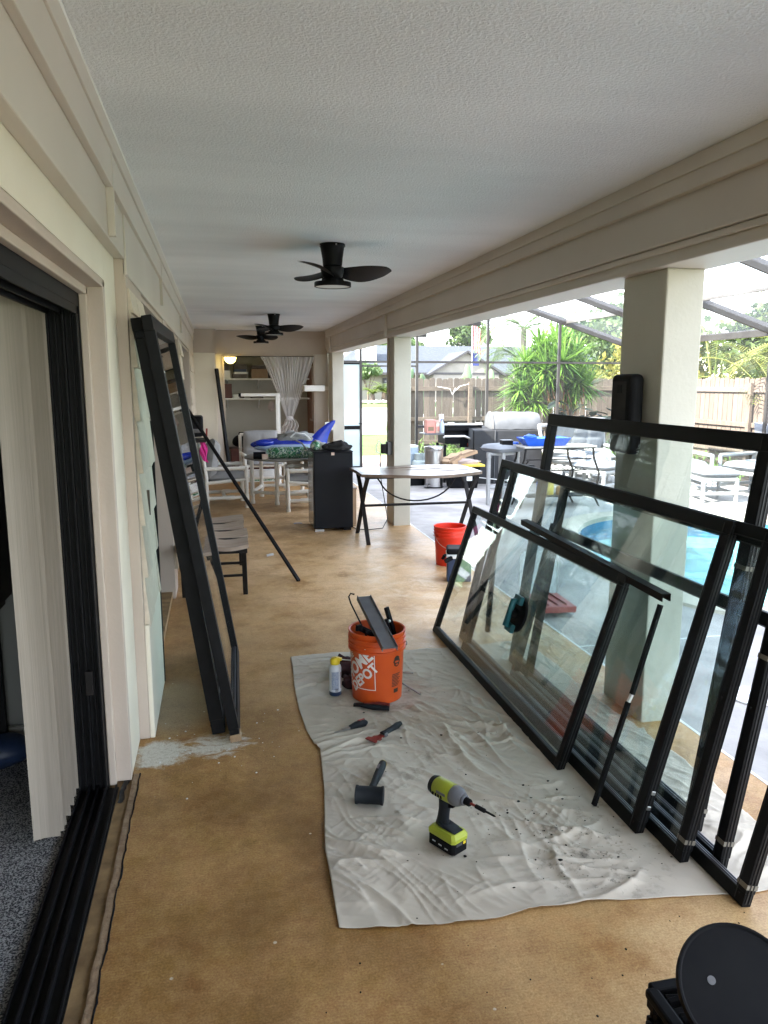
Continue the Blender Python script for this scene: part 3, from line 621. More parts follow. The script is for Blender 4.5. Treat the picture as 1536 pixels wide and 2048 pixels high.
# patio with a hole for the pool
pool = []
for i in range(48):
    a = 2*PI*i/48; c_, s_ = math.cos(a), math.sin(a)
    rx = 1.95 if c_ > 0 else 1.62; ry = 2.35
    pool.append((5.15+rx*c_-.25*math.sin(2*a)*.6, 6.55+ry*s_*(1+.06*math.cos(a*2))))
def ringed(outer, inner, z):
    b = bmesh.new()
    vo = [b.verts.new((x, y, z)) for x, y in outer]; vi = [b.verts.new((x, y, z)) for x, y in inner]
    es = [b.edges.new((l[i], l[(i+1) % len(l)])) for l in (vo, vi) for i in range(len(l))]
    bmesh.ops.triangle_fill(b, edges=es, use_beauty=True)
    bmesh.ops.recalc_face_normals(b, faces=b.faces)
    if b.faces[:] and b.faces[0].normal.z < 0: bmesh.ops.reverse_faces(b, faces=b.faces)
    m = MB(); m.v = [tuple(v.co) for v in b.verts]; b.verts.index_update(); m.f = [tuple(v.index for v in f.verts) for f in b.faces]; b.free(); return m
def offs(poly, d):
    n = len(poly); out = []
    for i in range(n):
        a, b_ = V(poly[i-1]), V(poly[(i+1) % n]); t = (b_-a).normalized(); out.append((poly[i][0]+t.y*d, poly[i][1]-t.x*d))
    return out
outer_c = offs(pool, .30)
S(ringed([(2.18, -4), (8.4, -4), (8.4, 14.8), (2.18, 14.8)], outer_c, GZ).build('patio', 'patio'))
cp = MB(); n = len(pool); inn = offs(pool, -.015)
vs = [(x, y, GZ-.005) for x, y in outer_c]+[(x, y, GZ+.022) for x, y in offs(pool, .28)]+[(x, y, GZ+.025) for x, y in inn]+[(x, y, GZ-.03) for x, y in inn]
cp.add(vs, [(k*n+i, k*n+(i+1) % n, (k+1)*n+(i+1) % n, (k+1)*n+i) for k in range(3) for i in range(n)])
S(cp.build('pool_coping', 'coping', smooth=True))
tl = MB(); tl.add([(x, y, GZ) for x, y in pool]+[(x, y, -.30) for x, y in pool], [(i, (i+1) % n, n+(i+1) % n, n+i) for i in range(n)]); S(tl.build('pool_tile', 'tile'))
# individual waterline tiles proud of the band
seg = []
for i in range(n):
    a, b_ = V(pool[i]), V(pool[(i+1) % n]); ln = (b_-a).length; k = max(1, round(ln/.155))
    for j in range(k): seg.append((a.lerp(b_, j/k), a.lerp(b_, (j+1)/k)))
pt = T('waterline_tiles', 'row of blue square tiles lining the pool waterline', 'tiles', (5.15, 6.55, -.1))
tm = Bx(.004, .996, -.0, .012, .004, .996); to = tm.build('tile', 'tile'); tme = to.data; bpy.data.objects.remove(to)
for a, b_ in seg:
    dv = b_-a; o = bpy.data.objects.new('tile', tme); COL.objects.link(o); o.parent = pt
    o.location = V((a.x, a.y, -.19))-pt.location; o.rotation_euler = (0, 0, math.atan2(dv.y, dv.x)); o.scale = (dv.length, 1, .135)
pw = MB(); fl = offs(pool, -.25); pw.add([(x, y, -.30) for x, y in pool]+[(x, y, -1.35) for x, y in fl], [(i, (i+1) % n, n+(i+1) % n, n+i) for i in range(n)]); pw.add([(x, y, -1.35) for x, y in fl], [tuple(range(n))])
S(pw.build('pool_basin', 'pool_wall', smooth=True))
st = MB(); sp_ = offs(pool, -.02)
for k in range(2):
    q = [(5.9+.55*(1-k*.35)*math.cos(R(a))*1.6, 8.75+.9*(1-k*.35)*math.sin(R(a))) for a in range(180, 361, 12)]; st.prism(q, -1.2, -.36-.3*(1-k))
S(st.build('pool_steps', 'pool_wall'))
S(MB().add([(x, y, -.115) for x, y in pool], [tuple(range(n))]).build('pool_water', 'water'))
sk = T('skimmer_lid', 'round white skimmer lid set in the patio concrete', 'lid', (2.78, 3.42, GZ))
MB().lathe([(.128, .004), (.126, .010), (.115, .012), (.112, .008), (.0, .008)], 40, (2.78, 3.42, GZ), cap=False).build('rim', 'white_plastic', sk, smooth=True)
MB().lathe([(.02, .008), (.02, .0095)], 16, (2.78, 3.42, GZ)).build('finger_hole', 'steel', sk)
dj = MB()
for i in range(3):
    y = (-1.0, 2.0, 4.35)[i]
    dj.box(2.2, 3.3 if i else 8, y, y+.012, GZ, GZ+.003)
S(dj.build('expansion_joint', 'cooler_white')); S(MB().box(2.18, 2.196, -3, 13.7, -.1, .0015).build('slab_edge_strip', 'cooler_white'))
# ground beyond
S(ringed([(-60, -60), (200, -60), (200, 17), (-60, 17)], [(-8, -5), (8.38, -5), (8.38, 14.78), (-8, 14.78)], -.06).build('ground', 'lawn'))
def gz(y): return -.05 if y < 24 else -.05+min(1, (y-24)/32)*.35
gr = MB(); ys = [17, 20, 24, 30, 36, 44, 56, 90, 400]
gr.grid(lambda u, v: (-150+500*u, ys[int(round(v*(len(ys)-1)))], gz(ys[int(round(v*(len(ys)-1)))])), 4, len(ys)-1); S(gr.build('far_ground', 'lawn', smooth='all'))
dv_ = MB(); yy = [24.6, 28, 32, 36, 40, 44]; dv_.grid(lambda u, v: (-12+70*u, yy[int(round(v*5))], gz(yy[int(round(v*5))])+.02), 4, 5); S(dv_.build('driveway', 'drive'))
S(MB().box(1.0, 4.4, 14.8, 17.6, -.09, -.045).build('paver_path', 'dirt'))
S(MB().box(4.4, 10.7, 15.0, 18.0, -.10, -.035).build('planting_bed', 'mulch')); S(MB().box(8.42, 10.7, -3, 15.0, -.10, -.038).build('side_bed', 'mulch'))
S(MB().prism([(9, 51), (24, 51), (24, 58), (8, 58)], .27, .33).build('mulch_bed', 'mulch'))

# ================================================================== POOL CAGE
cg = T('pool_cage', 'dark aluminium screen cage over the pool with sloping roof rafters', 'screen enclosure', (5, 14.6, 0))
def rz(x): return 2.42+.31*(8.2-x)
RY = (14.6, 12.4, 10.3, 8.2, 6.1, 4.0, 1.9, -.2)
for y in RY: MB().bar((8.2, y, rz(8.2)), (4.3, y, rz(4.3)), .05, .13).build('rafter', 'brown_alu', cg)
for y in RY: MB().bar((4.3, y, rz(4.3)), (2.3, y, 2.36), .05, .13).build('rafter', 'brown_alu', cg)
MB().bar((6.9, 14.6, rz(6.9)+.03), (6.9, -2, rz(6.9)+.03), .06, .09).build('purlin', 'cage_white', cg)
MB().bar((5.6, 14.6, rz(5.6)+.03), (5.6, -2, rz(5.6)+.03), .06, .09).build('purlin', 'cage_white', cg)
MB().bar((4.3, 14.6, rz(4.3)+.03), (4.3, -2, rz(4.3)+.03), .06, .09).build('purlin', 'cage_white', cg)
MB().bar((8.2, 14.6, 2.40), (8.2, -2, 2.40), .08, .11).build('eave_beam', 'brown_alu', cg)
for y in RY[1:]: MB().box(8.175, 8.225, y-.025, y+.025, GZ, 2.35).build('post', 'brown_alu', cg)
for x in (5.24, 6.75, 8.2): MB().box(x-.025, x+.025, 14.575, 14.625, GZ, rz(x)-.06).build('post', 'brown_alu', cg)
MB().box(3.78, 3.83, 14.575, 14.625, GZ, 3.0).build('post', 'brown_alu', cg)
for x in (2.31, 2.70): MB().box(x-.022, x+.022, 14.575, 14.625, GZ, 2.6).build('post', 'brown_alu', cg)
for a, b_ in ((2.33, 2.678), (2.722, 3.78), (3.83, 5.215), (5.265, 6.725), (6.775, 8.175)):
    MB().box(a, b_, 14.58, 14.62, 2.02, 2.06).build('rail', 'brown_alu', cg)
for a, b_ in ((3.83, 5.215), (5.265, 6.725), (6.775, 8.175)): MB().box(a, b_, 14.58, 14.62, .77, .82).build('rail', 'brown_alu', cg)
MB().box(2.722, 3.78, 14.585, 14.615, 1.945, 1.975).build('rail', 'brown_alu', cg)
for y0, y1 in zip(RY[1:], RY[2:]): MB().box(8.185, 8.215, y1+.025, y0-.025, .77, .81).build('rail', 'brown_alu', cg)
for x0, x1 in ((6.9, 8.2), (5.6, 6.9), (4.3, 5.6)):
    for y1, y0 in zip(RY, RY[1:]):
        MB().add([(x0, y0, rz(x0)+.005), (x1, y0, rz(x1)+.005), (x1, y1, rz(x1)+.005), (x0, y1, rz(x0)+.005)], [(0, 1, 2, 3)]).build('roof_screen', 'roof_screen', cg)
MB().add([(8.2, -2, GZ), (8.2, 14.6, GZ), (8.2, 14.6, 2.4), (8.2, -2, 2.4)], [(0, 1, 2, 3)]).build('wall_screen', 'screen', cg)
MB().add([(3.83, 14.6, GZ), (8.2, 14.6, GZ), (8.2, 14.6, 2.4), (4.3, 14.6, 3.6), (3.83, 14.6, 3.3)], [(0, 1, 2, 3, 4)]).build('wall_screen', 'screen', cg)
sd = T('screen_door', 'tall narrow frosted door panel in a dark frame beside the far column', 'door', (2.5, 14.6, 0))
MB().box(2.334, 2.676, 14.594, 14.606, .83, 1.99).build('upper_panel', 'door_screen', sd); MB().box(2.334, 2.676, 14.594, 14.606, .05, .76).build('lower_panel', 'door_screen', sd)
for z0, z1 in ((.76, .83), (1.99, 2.018), (GZ, .05)): MB().box(2.334, 2.676, 14.585, 14.615, z0, z1).build('rail', 'black_alu', sd)
MB().tube([(2.66, 14.58, .87), (2.66, 14.53, .87), (2.72, 14.53, .87)], .01, 6).build('handle', 'black_alu', sd)

# ================================================================== FENCES
fb = T('wood_fence', 'weathered grey picket fence across the back of the yard behind the grill', 'fence', (4.3, 18, 0))
fs_ = T('wood_fence', 'sunlit paler picket fence along the side yard behind the lounge chairs', 'fence', (10.8, 10, 0))
pk = []
for k in range(3):
    h = 1.80+.012*k; o = MB().add([(0, 0, 0), (1, 0, 0), (1, .018, 0), (0, .018, 0), (0, 0, h-.035), (1, 0, h-.035), (1, .018, h-.035), (0, .018, h-.035), (.2, 0, h), (.8, 0, h), (.8, .018, h), (.2, .018, h)],
        [(3, 2, 1, 0), (0, 1, 5, 4), (1, 2, 6, 5), (2, 3, 7, 6), (3, 0, 4, 7), (4, 5, 9, 8), (5, 6, 10, 9), (6, 7, 11, 10), (7, 4, 8, 11), (8, 9, 10, 11)]).build('picket', 'fence'); pk.append(o.data); bpy.data.objects.remove(o)
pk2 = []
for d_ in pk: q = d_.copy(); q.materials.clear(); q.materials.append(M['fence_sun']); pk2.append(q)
rg = random.Random(5)
x = 4.3
while x < 10.78:
    o = bpy.data.objects.new('picket', rg.choice(pk)); COL.objects.link(o); o.parent = fb; o.location = V((x, 18.02+rg.uniform(0, .008), -.06+rg.uniform(-.015, .015)))-fb.location; o.scale = (.138, 1, 1); o.rotation_euler = (0, R(rg.uniform(-.5, .5)), 0); x += .146
y = 2.5
while y < 17.9:
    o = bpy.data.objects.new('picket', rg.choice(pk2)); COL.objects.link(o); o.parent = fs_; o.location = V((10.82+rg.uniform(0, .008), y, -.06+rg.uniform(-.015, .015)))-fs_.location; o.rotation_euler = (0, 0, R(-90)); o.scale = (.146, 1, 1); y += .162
for z in (.22, .78, 1.50):
    MB().box(4.3, 10.78, 17.975, 18.015, z-.05, z+.05).build('rail', 'rail', fb, bevel=.004)
    MB().box(10.775, 10.815, 2.4, 17.9, z-.05, z+.05).build('rail', 'fence_sun', fs_, bevel=.004)
for x in (4.35, 6.02, 8.3, 10.6): MB().box(x-.05, x+.05, 17.90, 17.972, -.06, 1.66).build('post', 'rail', fb, bevel=.005)
for y in (4.4, 6.8, 9.2, 11.6, 14.0, 16.4): MB().box(10.70, 10.772, y-.05, y+.05, -.06, 1.64).build('post', 'fence_sun', fs_, bevel=.005)
tag(MB().tube([(5.2, 17.96, 1.55), (5.5, 17.93, 1.50), (5.56, 17.93, 1.36), (5.63, 17.93, 1.52), (5.58, 17.93, 1.40), (5.75, 17.94, 1.56), (6.0, 17.95, 1.62)], .008, 5).build('cord', 'white_plastic'), 'pale frayed cord draped along the top rail of the back fence', 'cord')

# ================================================================== PLANTS
def leaf_blade(m, p, d, ln, w_, droop=.3, seg=3, up=None):
    d = V(d).normalized(); s = d.cross(V((0, 0, 1)))
    if s.length < .05: s = V((1, 0, 0))
    s.normalize(); vs = []; q = V(p)
    for i in range(seg+1):
        t = i/seg; ww = w_*(1-t)**.7*(.55+.45*min(1, t*6)) if i < seg else 0
        nrm = V((0, 0, 1)) if not up else up
        vs += [q-s*ww/2, q+s*ww/2+nrm*0]; dd = (d+V((0, 0, -droop*(t+.2)))).normalized(); q = q+dd*ln/seg
    m.add(vs, [(2*i, 2*i+1, 2*i+3, 2*i+2) for i in range(seg)])
def sphere_dir(rg, zmin=-1):
    while True:
        v = V((rg.uniform(-1, 1), rg.uniform(-1, 1), rg.uniform(-1, 1)))
        if .05 < v.length < 1 and v.normalized().z > zmin: return v.normalized()
def yucca(loc):
    rg = random.Random(11); t = T('yucca_plant', 'large spiky green yucca with several heads in front of the back fence', 'plant', loc)
    c = V(loc); heads = []
    tr = MB()
    for k in range(7):
        a = 2*PI*k/7+.3; b0 = c+V((.16*math.cos(a), .16*math.sin(a), -.02)); e = c+V((rg.uniform(.25, .8)*math.cos(a), rg.uniform(.25, .6)*math.sin(a), rg.uniform(1.5, 2.15)))
        mid = b0.lerp(e, .5)+V((.08*math.cos(a), .08*math.sin(a), 0)); tr.tube([b0, mid, e], [.075, .055, .045], 7); heads.append(e)
    tr.build('trunk', 'bark', t, smooth=True)
    for k in range(9): heads.append(c+V((rg.uniform(-.75, .75), rg.uniform(-.5, .5), rg.uniform(1.25, 2.15))))
    heads += [c+V((-.62, -.1, 2.05)), c+V((.05, -.1, 2.55)), c+V((.28, .1, 2.5)), c+V((-.2, .1, 2.5)), c+V((.0, -.25, 2.2)), c+V((.6, 0, 2.32)), c+V((-.3, 0, 2.36)), c+V((.35, -.2, 2.05)), c+V((-.1, -.3, 1.95)), c+V((-.45, -.25, 1.75)), c+V((.5, -.3, 1.75)), c+V((-.8, -.2, 1.55)), c+V((.85, -.1, 1.6))]
    m = MB(); dr = MB()
    for h in heads:
        for i in range(105):
            d = sphere_dir(rg, -.55); leaf_blade(m, h+d*.03, d, rg.uniform(.45, .75), rg.uniform(.05, .07), rg.uniform(.05, .5))
        for i in range(16):
            d = sphere_dir(rg, -1); d.z = -abs(d.z)-.5; leaf_blade(m, h, d, rg.uniform(.4, .6), .045, .6)
    m.build('crown', 'yucca', t, stuff=True)
    for i in range(90):
        p = c+V((rg.gauss(.1, .22), rg.gauss(-.25, .12), rg.uniform(1.25, 1.65))); leaf_blade(dr, p, (rg.gauss(0, .25), rg.gauss(-.2, .2), -1), rg.uniform(.3, .55), .04, .1)
    dr.build('dead_leaves', 'dry_leaf', t, stuff=True)
yucca((7.35, 16.3, -.04))
def frond(m, p, d, ln, nl, lw, ll, droop=.9, vee=.5, rw=.02):
    p = V(p); d = V(d).normalized(); side = d.cross(V((0, 0, 1))).normalized(); pts = [p.copy()]; ds = []; q = p.copy(); dd = d.copy(); n = 10
    for i in range(n):
        dd = (dd+V((0, 0, -droop/n*(.5+i/n)))).normalized(); q = q+dd*ln/n; pts.append(q.copy()); ds.append(dd.copy())
    m.tube(pts, [rw*(1-.85*i/n) for i in range(n+1)], 4, cap=False)
    for i in range(nl):
        t = .12+.88*i/nl; f = t*n; k = min(n-1, int(f)); base = pts[k].lerp(pts[k+1], f-k); ax = ds[k]; upv = side.cross(ax)
        l = ll*(math.sin(PI*min(1, .15+t*.85)))**.6
        for s in (1, -1):
            dv = (ax*.55+side*s+upv*vee*.4).normalized(); leaf_blade(m, base, dv, l, lw, .55, 2)
def palm(loc, h, label, n=16, fl=2.2, mat='palm', nl=34, lw=.05, ll=.55, lean=(0, 0), tr=.14, seed=1, group=None, zdir=.2, droop=1.2):
    rg = random.Random(seed); t = T('palm_tree', label, 'palm', loc, group); c = V(loc); top = c+V((lean[0], lean[1], h))
    MB().tube([c+V((0, 0, -.1)), c.lerp(top, .5)+V((lean[0]*.1, 0, 0)), top], [tr*1.25, tr, tr*.85], 10).build('trunk', 'palm_bark', t, smooth=True)
    m = MB()
    for k in range(n):
        a = 2*PI*k/n*1.618*3+rg.uniform(-.2, .2); el = rg.uniform(zdir-.3, zdir+1.1); frond(m, top, (math.cos(a), math.sin(a), el), fl*rg.uniform(.8, 1.15), nl, lw, ll*rg.uniform(.85, 1.1), droop*rg.uniform(.7, 1.3))
    m.build('crown', mat, t, stuff=True); return t
def areca(loc, label, n, fl, seed, group, mat='areca'):
    rg = random.Random(seed); t = T('areca_palm', label, 'palm', loc, group); c = V(loc); st_ = MB(); m = MB()
    for k in range(5): a = k*1.26; st_.tube([c+V((.2*math.cos(a), .2*math.sin(a), -.1)), c+V((.45*math.cos(a), .45*math.sin(a), 1.6))], [.05, .035], 6)
    st_.build('trunk', 'palm_bark', t, smooth=True)
    for k in range(n):
        a = rg.uniform(0, 2*PI); q = c+V((.4*math.cos(a), .4*math.sin(a), rg.uniform(1.1, 2.2))); frond(m, q, (math.cos(a), math.sin(a), rg.uniform(.6, 2.2)), fl*rg.uniform(.75, 1.15), 30, .045, .55, rg.uniform(1.2, 2.0))
    m.build('crown', mat, t, stuff=True)
G_ = 'areca palms beyond the side fence'
areca((12.6, 15.4, -.06), 'yellowing areca palm beyond the side fence, nearest the cage post', 26, 2.2, 3, G_)
areca((12.5, 12.8, -.06), 'yellow green areca palm beyond the side fence at the right picture edge', 30, 2.3, 4, G_)
areca((12.9, 18.3, -.06), 'areca palm beyond the fence corner, half hidden by the near column', 24, 2.2, 5, G_)
palm((14.9, 18.0, -.06), 7.2, 'tall grey trunked palm rising above the areca palms at upper right', 14, 2.4, lean=(.75, .1), tr=.22, seed=8)
palm((12.7, 31, 0), 3.9, 'feathery queen palm rising behind the left side of the yucca', 18, 2.6, 'pale_tree', 40, .05, .8, seed=9, tr=.14, droop=2.0)
palm((14.6, 36.5, 0), 2.9, 'smaller drooping queen palm just right of the flag pole', 18, 2.3, 'pale_tree', 40, .05, .8, seed=10, tr=.14, droop=2.2)
def tree(loc, h, r, label, mat, seed, n=26, leaves=2600, ls=.16, group='leafy trees beyond the back fence', squash=.8, th=None):
    rg = random.Random(seed); t = T('leafy_tree', label, 'tree', loc, group); c = V(loc); tr = MB(); th = th or h*.5; top = c+V((0, 0, th))
    tr.tube([c+V((0, 0, -.2)), c.lerp(top, .6)+V((rg.uniform(-.1, .1), 0, 0)), top], [r*.09, r*.07, r*.055], 8); cl = []
    for k in range(n):
        d = sphere_dir(rg, -.6); q = c+V((0, 0, h-r*squash))+V((d.x*r, d.y*r, d.z*r*squash))*rg.uniform(.45, .95); cl.append((q, r*rg.uniform(.22, .42)))
        if k % 3 == 0: tr.tube([top-V((0, 0, rg.uniform(0, th*.3))), top.lerp(q, .55)+V((0, 0, -.1*r)), q], [r*.035, r*.022, r*.008], 5)
    tr.build('trunk', 'bark', t, smooth=True); m = MB()
    for i in range(leaves):
        q, rr = cl[i % len(cl)]; d = sphere_dir(rg); p = q+d*rr*rg.uniform(.3, 1.05); a = sphere_dir(rg); b_ = a.cross(sphere_dir(rg)).normalized(); s = ls*rg.uniform(.6, 1.3)
        m.add([p-a*s-b_*s*.2, p-b_*s*.55, p+a*s, p+b_*s*.55], [(0, 1, 2, 3)])
    m.build('crown', mat, t, stuff=True)
tree((14.6, 27.5, 0), 4.0, 2.3, 'dense mid green tree behind the right side of the yucca', 'tree', 21, leaves=5200, ls=.13)
tree((13.3, 22.0, 0), 3.3, 1.7, 'yellowish leafy tree between the yucca and the near column', 'yellow_tree', 22, leaves=4500, ls=.10)
tree((26.0, 78, .3), 7.4, 2.2, 'thin crowned tree behind the neighbour roof beside the flag', 'tree', 24, leaves=1700, ls=.3, squash=.6)
tree((20.3, 84, .3), 6.7, 2.6, 'low rounded tree peeping over the neighbour roof next to the column', 'pale_tree', 25, leaves=2600, ls=.3, squash=.6)
tree((17.2, 30.0, 0), 5.6, 2.6, 'tall pale tree just left of the near column', 'pale_tree', 26, leaves=5200, ls=.16)
tree((16.5, 20.5, 0), 4.2, 2.3, 'dark leafy tree behind the areca palms', 'tree', 27, leaves=5200, ls=.13)
tree((14.6, 74, .3), 6.2, 2.0, 'small leafy tree behind the white chimney', 'tree', 28, leaves=1700, ls=.26)
tree((11.1, 57.0, .3), 2.9, .95, 'bright green shrub tree against the neighbour house wall', 'pale_tree', 30, leaves=2200, ls=.13, th=.8)
tree((20.5, 17.5, 0), 5.0, 2.5, 'broad leafy tree beyond the side fence at the far right', 'tree', 29, leaves=4500, ls=.15)
# rubber plant by the fence
rp_ = T('rubber_plant', 'dark leaved rubber plant leaning beside the yucca', 'plant', (7.7, 15.3, -.04)); rg = random.Random(31); rl = []
sm = MB(); tips = []
for k in range(6):
    a = rg.uniform(-.9, .9); e = V((7.7+math.sin(a)*.9, 15.3+rg.uniform(-.3, .3), .55+rg.uniform(.3, .75))); sm.tube([(7.7, 15.3, -.05), V((7.7, 15.3, -.05)).lerp(e, .5)+V((0, 0, .15)), e], [.03, .022, .012], 6); tips.append(e)
sm.build('stem', 'bark', rp_, smooth=True)
lf = MB(); lf.grid(lambda u, v: ((u-.5)*.17*math.sin(PI*min(.97, v*.95+.05))**.6, v*.30, -.05*v*v+.03*abs(u-.5)), 4, 6); lo_ = lf.build('leaf', 'rubber_leaf', smooth='all'); lme = lo_.data; bpy.data.objects.remove(lo_)
for e in tips:
    for k in range(9):
        o = bpy.data.objects.new('leaf', lme); COL.objects.link(o); o.parent = rp_; o.location = e+V((rg.gauss(0, .07), rg.gauss(0, .07), rg.gauss(-.05, .12)))-rp_.location
        o.rotation_euler = (rg.uniform(-.5, .7), rg.uniform(-.4, .4), rg.uniform(0, 6.28)); o.scale = (rg.uniform(.8, 1.2),)*3
# ground cover in the planting bed, cactus and sago palms
gcv = MB(); rg = random.Random(41)
for i in range(5200):
    x = rg.uniform(4.6, 10.6) if i % 3 else rg.uniform(8.5, 10.6); y = rg.uniform(15.6, 17.8) if i % 3 else rg.uniform(4, 15.6); h = .05+.28*max(0, noise.noise(V((x*1.1, y*1.1, 3)))+.35)
    leaf_blade(gcv, (x, y, -.04+rg.uniform(0, h)), (rg.gauss(0, 1), rg.gauss(0, 1), rg.uniform(.2, 1.2)), rg.uniform(.10, .2), .05, .5, 2)
tag(gcv.build('ground_cover', 'cover'), 'low leafy ground cover in the planting bed', None, kind='stuff')
def cactus(loc, seed, lab):
    rg = random.Random(seed); t = T('prickly_pear', lab, 'cactus', loc, 'prickly pears behind the back fence')
    ch = MB(); ch.ell((0, 0, .20), (.085, .03, .22), 10, 7); o = ch.build('pad', 'cactus', smooth='all'); me = o.data; bpy.data.objects.remove(o)
    for k in range(18):
        o = bpy.data.objects.new('pad', me); COL.objects.link(o); o.parent = t; o.location = (rg.uniform(-.9, .9), rg.uniform(-.3, .3), rg.uniform(.0, 1.75)*(1 if k > 4 else .3)); o.rotation_euler = (rg.uniform(-.3, .3), rg.uniform(-.7, .7), rg.uniform(-.8, .8)); o.scale = (rg.uniform(.9, 1.5),)*3
    MB().tube([V(loc)+V((0, 0, -.1)), V(loc)+V((.05, 0, 1.7))], [.1, .07], 8).build('stem', 'cactus', t, smooth=True)
cactus((6.9, 21.3, -.05), 51, 'prickly pear clump behind the fence below the gable')
cactus((5.55, 21.3, -.05), 52, 'prickly pear clump behind the fence next to the middle column')
def sago(loc, s, seed, lab):
    rg = random.Random(seed); t = T('sago_palm', lab, 'plant', loc, 'sago palms by the neighbour driveway'); c = V(loc)
    MB().tube([c+V((0, 0, -.1)), c+V((0, 0, .55*s))], [.22*s, .16*s], 9).build('trunk', 'bark', t, smooth=True); m = MB()
    for k in range(26):
        a = rg.uniform(0, 6.28); frond(m, c+V((0, 0, .55*s)), (math.cos(a), math.sin(a), rg.uniform(.3, 1.6)), 1.35*s*rg.uniform(.8, 1.1), 16, .07*s, .3*s, 1.3)
    m.build('crown', 'sago', t, stuff=True)
sago((12.05, 55.5, .3), 1.25, 61, 'large spreading sago palm centred in the doorway view'); sago((11.0, 54.8, .3), .95, 62, 'smaller sago palm left in the doorway view'); sago((13.5, 55.2, .3), 1.2, 63, 'sago palm partly hidden behind the middle column')
stn = MB(); rg = random.Random(64)
for i in range(160): stn.ell((rg.uniform(9.3, 16), rg.uniform(51.0, 54), .33), (rg.uniform(.08, .2), rg.uniform(.08, .2), rg.uniform(.05, .14)), 6, 4, .2, i)
tag(stn.build('border_stones', 'stone'), 'pale border stones edging the neighbour mulch bed', None, kind='stuff')

# ================================================================== NEIGHBOUR HOUSE
nh = T('neighbour_house', 'pale single storey house with grey gabled roof across the street', 'house', (16, 60, .3))
MB().box(9.0, 40, 60, 70, .2, 2.45).build('wall', 'stucco', nh)
MB().add([(8.2, 59.2, 2.40), (41, 59.2, 2.40), (41, 71, 2.4), (8.2, 71, 2.4), (12.0, 65, 4.75), (37, 65, 4.75)], [(0, 1, 5, 4), (2, 3, 4, 5), (1, 2, 5), (3, 0, 4), (3, 2, 1, 0)]).build('roof', 'roof', nh)
MB().box(8.2, 41, 59.15, 59.22, 2.24, 2.42).build('fascia', 'dark_trim', nh)
gw = MB(); gw.add([(16.6, 58.6, 2.42), (22.0, 58.6, 2.42), (19.3, 58.6, 3.95), (16.6, 60, 2.42), (22, 60, 2.42), (19.3, 60, 3.95)], [(0, 1, 2), (0, 3, 4, 1)]); gw.build('gable_wall', 'stucco', nh)
gr_ = MB(); gr_.add([(16.1, 58.3, 2.28), (19.3, 58.3, 4.1), (22.5, 58.3, 2.28), (16.1, 64, 2.28), (19.3, 64, 4.1), (22.5, 64, 2.28)], [(0, 1, 4, 3), (1, 2, 5, 4)]); gr_.build('gable_roof', 'roof', nh)
MB().bar((16.1, 58.28, 2.22), (19.3, 58.28, 4.04), .06, .16).build('verge_board', 'dark_trim', nh); MB().bar((19.3, 58.28, 4.04), (22.5, 58.28, 2.22), .06, .16).build('verge_board', 'dark_trim', nh)
MB().box(16.6, 22.0, 58.55, 60, .2, 2.30).build('porch_wall', 'stucco', nh); MB().box(16.4, 22.2, 58.5, 58.56, 2.26, 2.42).build('porch_fascia', 'dark_trim', nh)
wf = MB(); wf.box(12.85, 14.6, 59.93, 59.998, .78, 2.0).build('window', 'dark_trim', nh)
wo = [o for o in nh.children if o.name.startswith('window')][0]
for a in (13.0, 13.8): MB().box(a, a+.68, 59.90, 59.928, .9, 1.88).build('pane', 'house_glass', wo)
ck = T('chimney_block', 'big white stucco chimney block rising over the neighbour roof edge', 'chimney', (11.8, 61.5, 0))
MB().box(11.15, 12.6, 61.2, 62.6, 2.6, 4.9).build('stack', 'cooler_white', ck); MB().box(11.05, 12.7, 61.1, 62.7, 4.9, 5.05).build('cap', 'white_wood', ck)
fl_ = T('flag_pole', 'pole with a hanging striped flag in front of the neighbour house', 'flag', (15.2, 45, 0))
MB().tube([(15.15, 45, .2), (15.15, 45, 5.4)], .035, 6).build('pole', 'chrome', fl_, smooth=True)
for k in range(7):
    MB().grid(lambda u, v, k=k: (15.2+.07*k+.07*u+.02*math.sin(v*7), 45+.06*math.sin(k+v*5), 5.1-1.5*v-.05*k), 1, 8).build('stripe', ('flag_red', 'flag_white')[k % 2], fl_, smooth='all')
MB().grid(lambda u, v: (15.2+.4*u, 45.02+.05*math.sin(v*5), 3.4-.75*v), 2, 5).build('lower_flag', 'flag_blue', fl_, smooth='all')

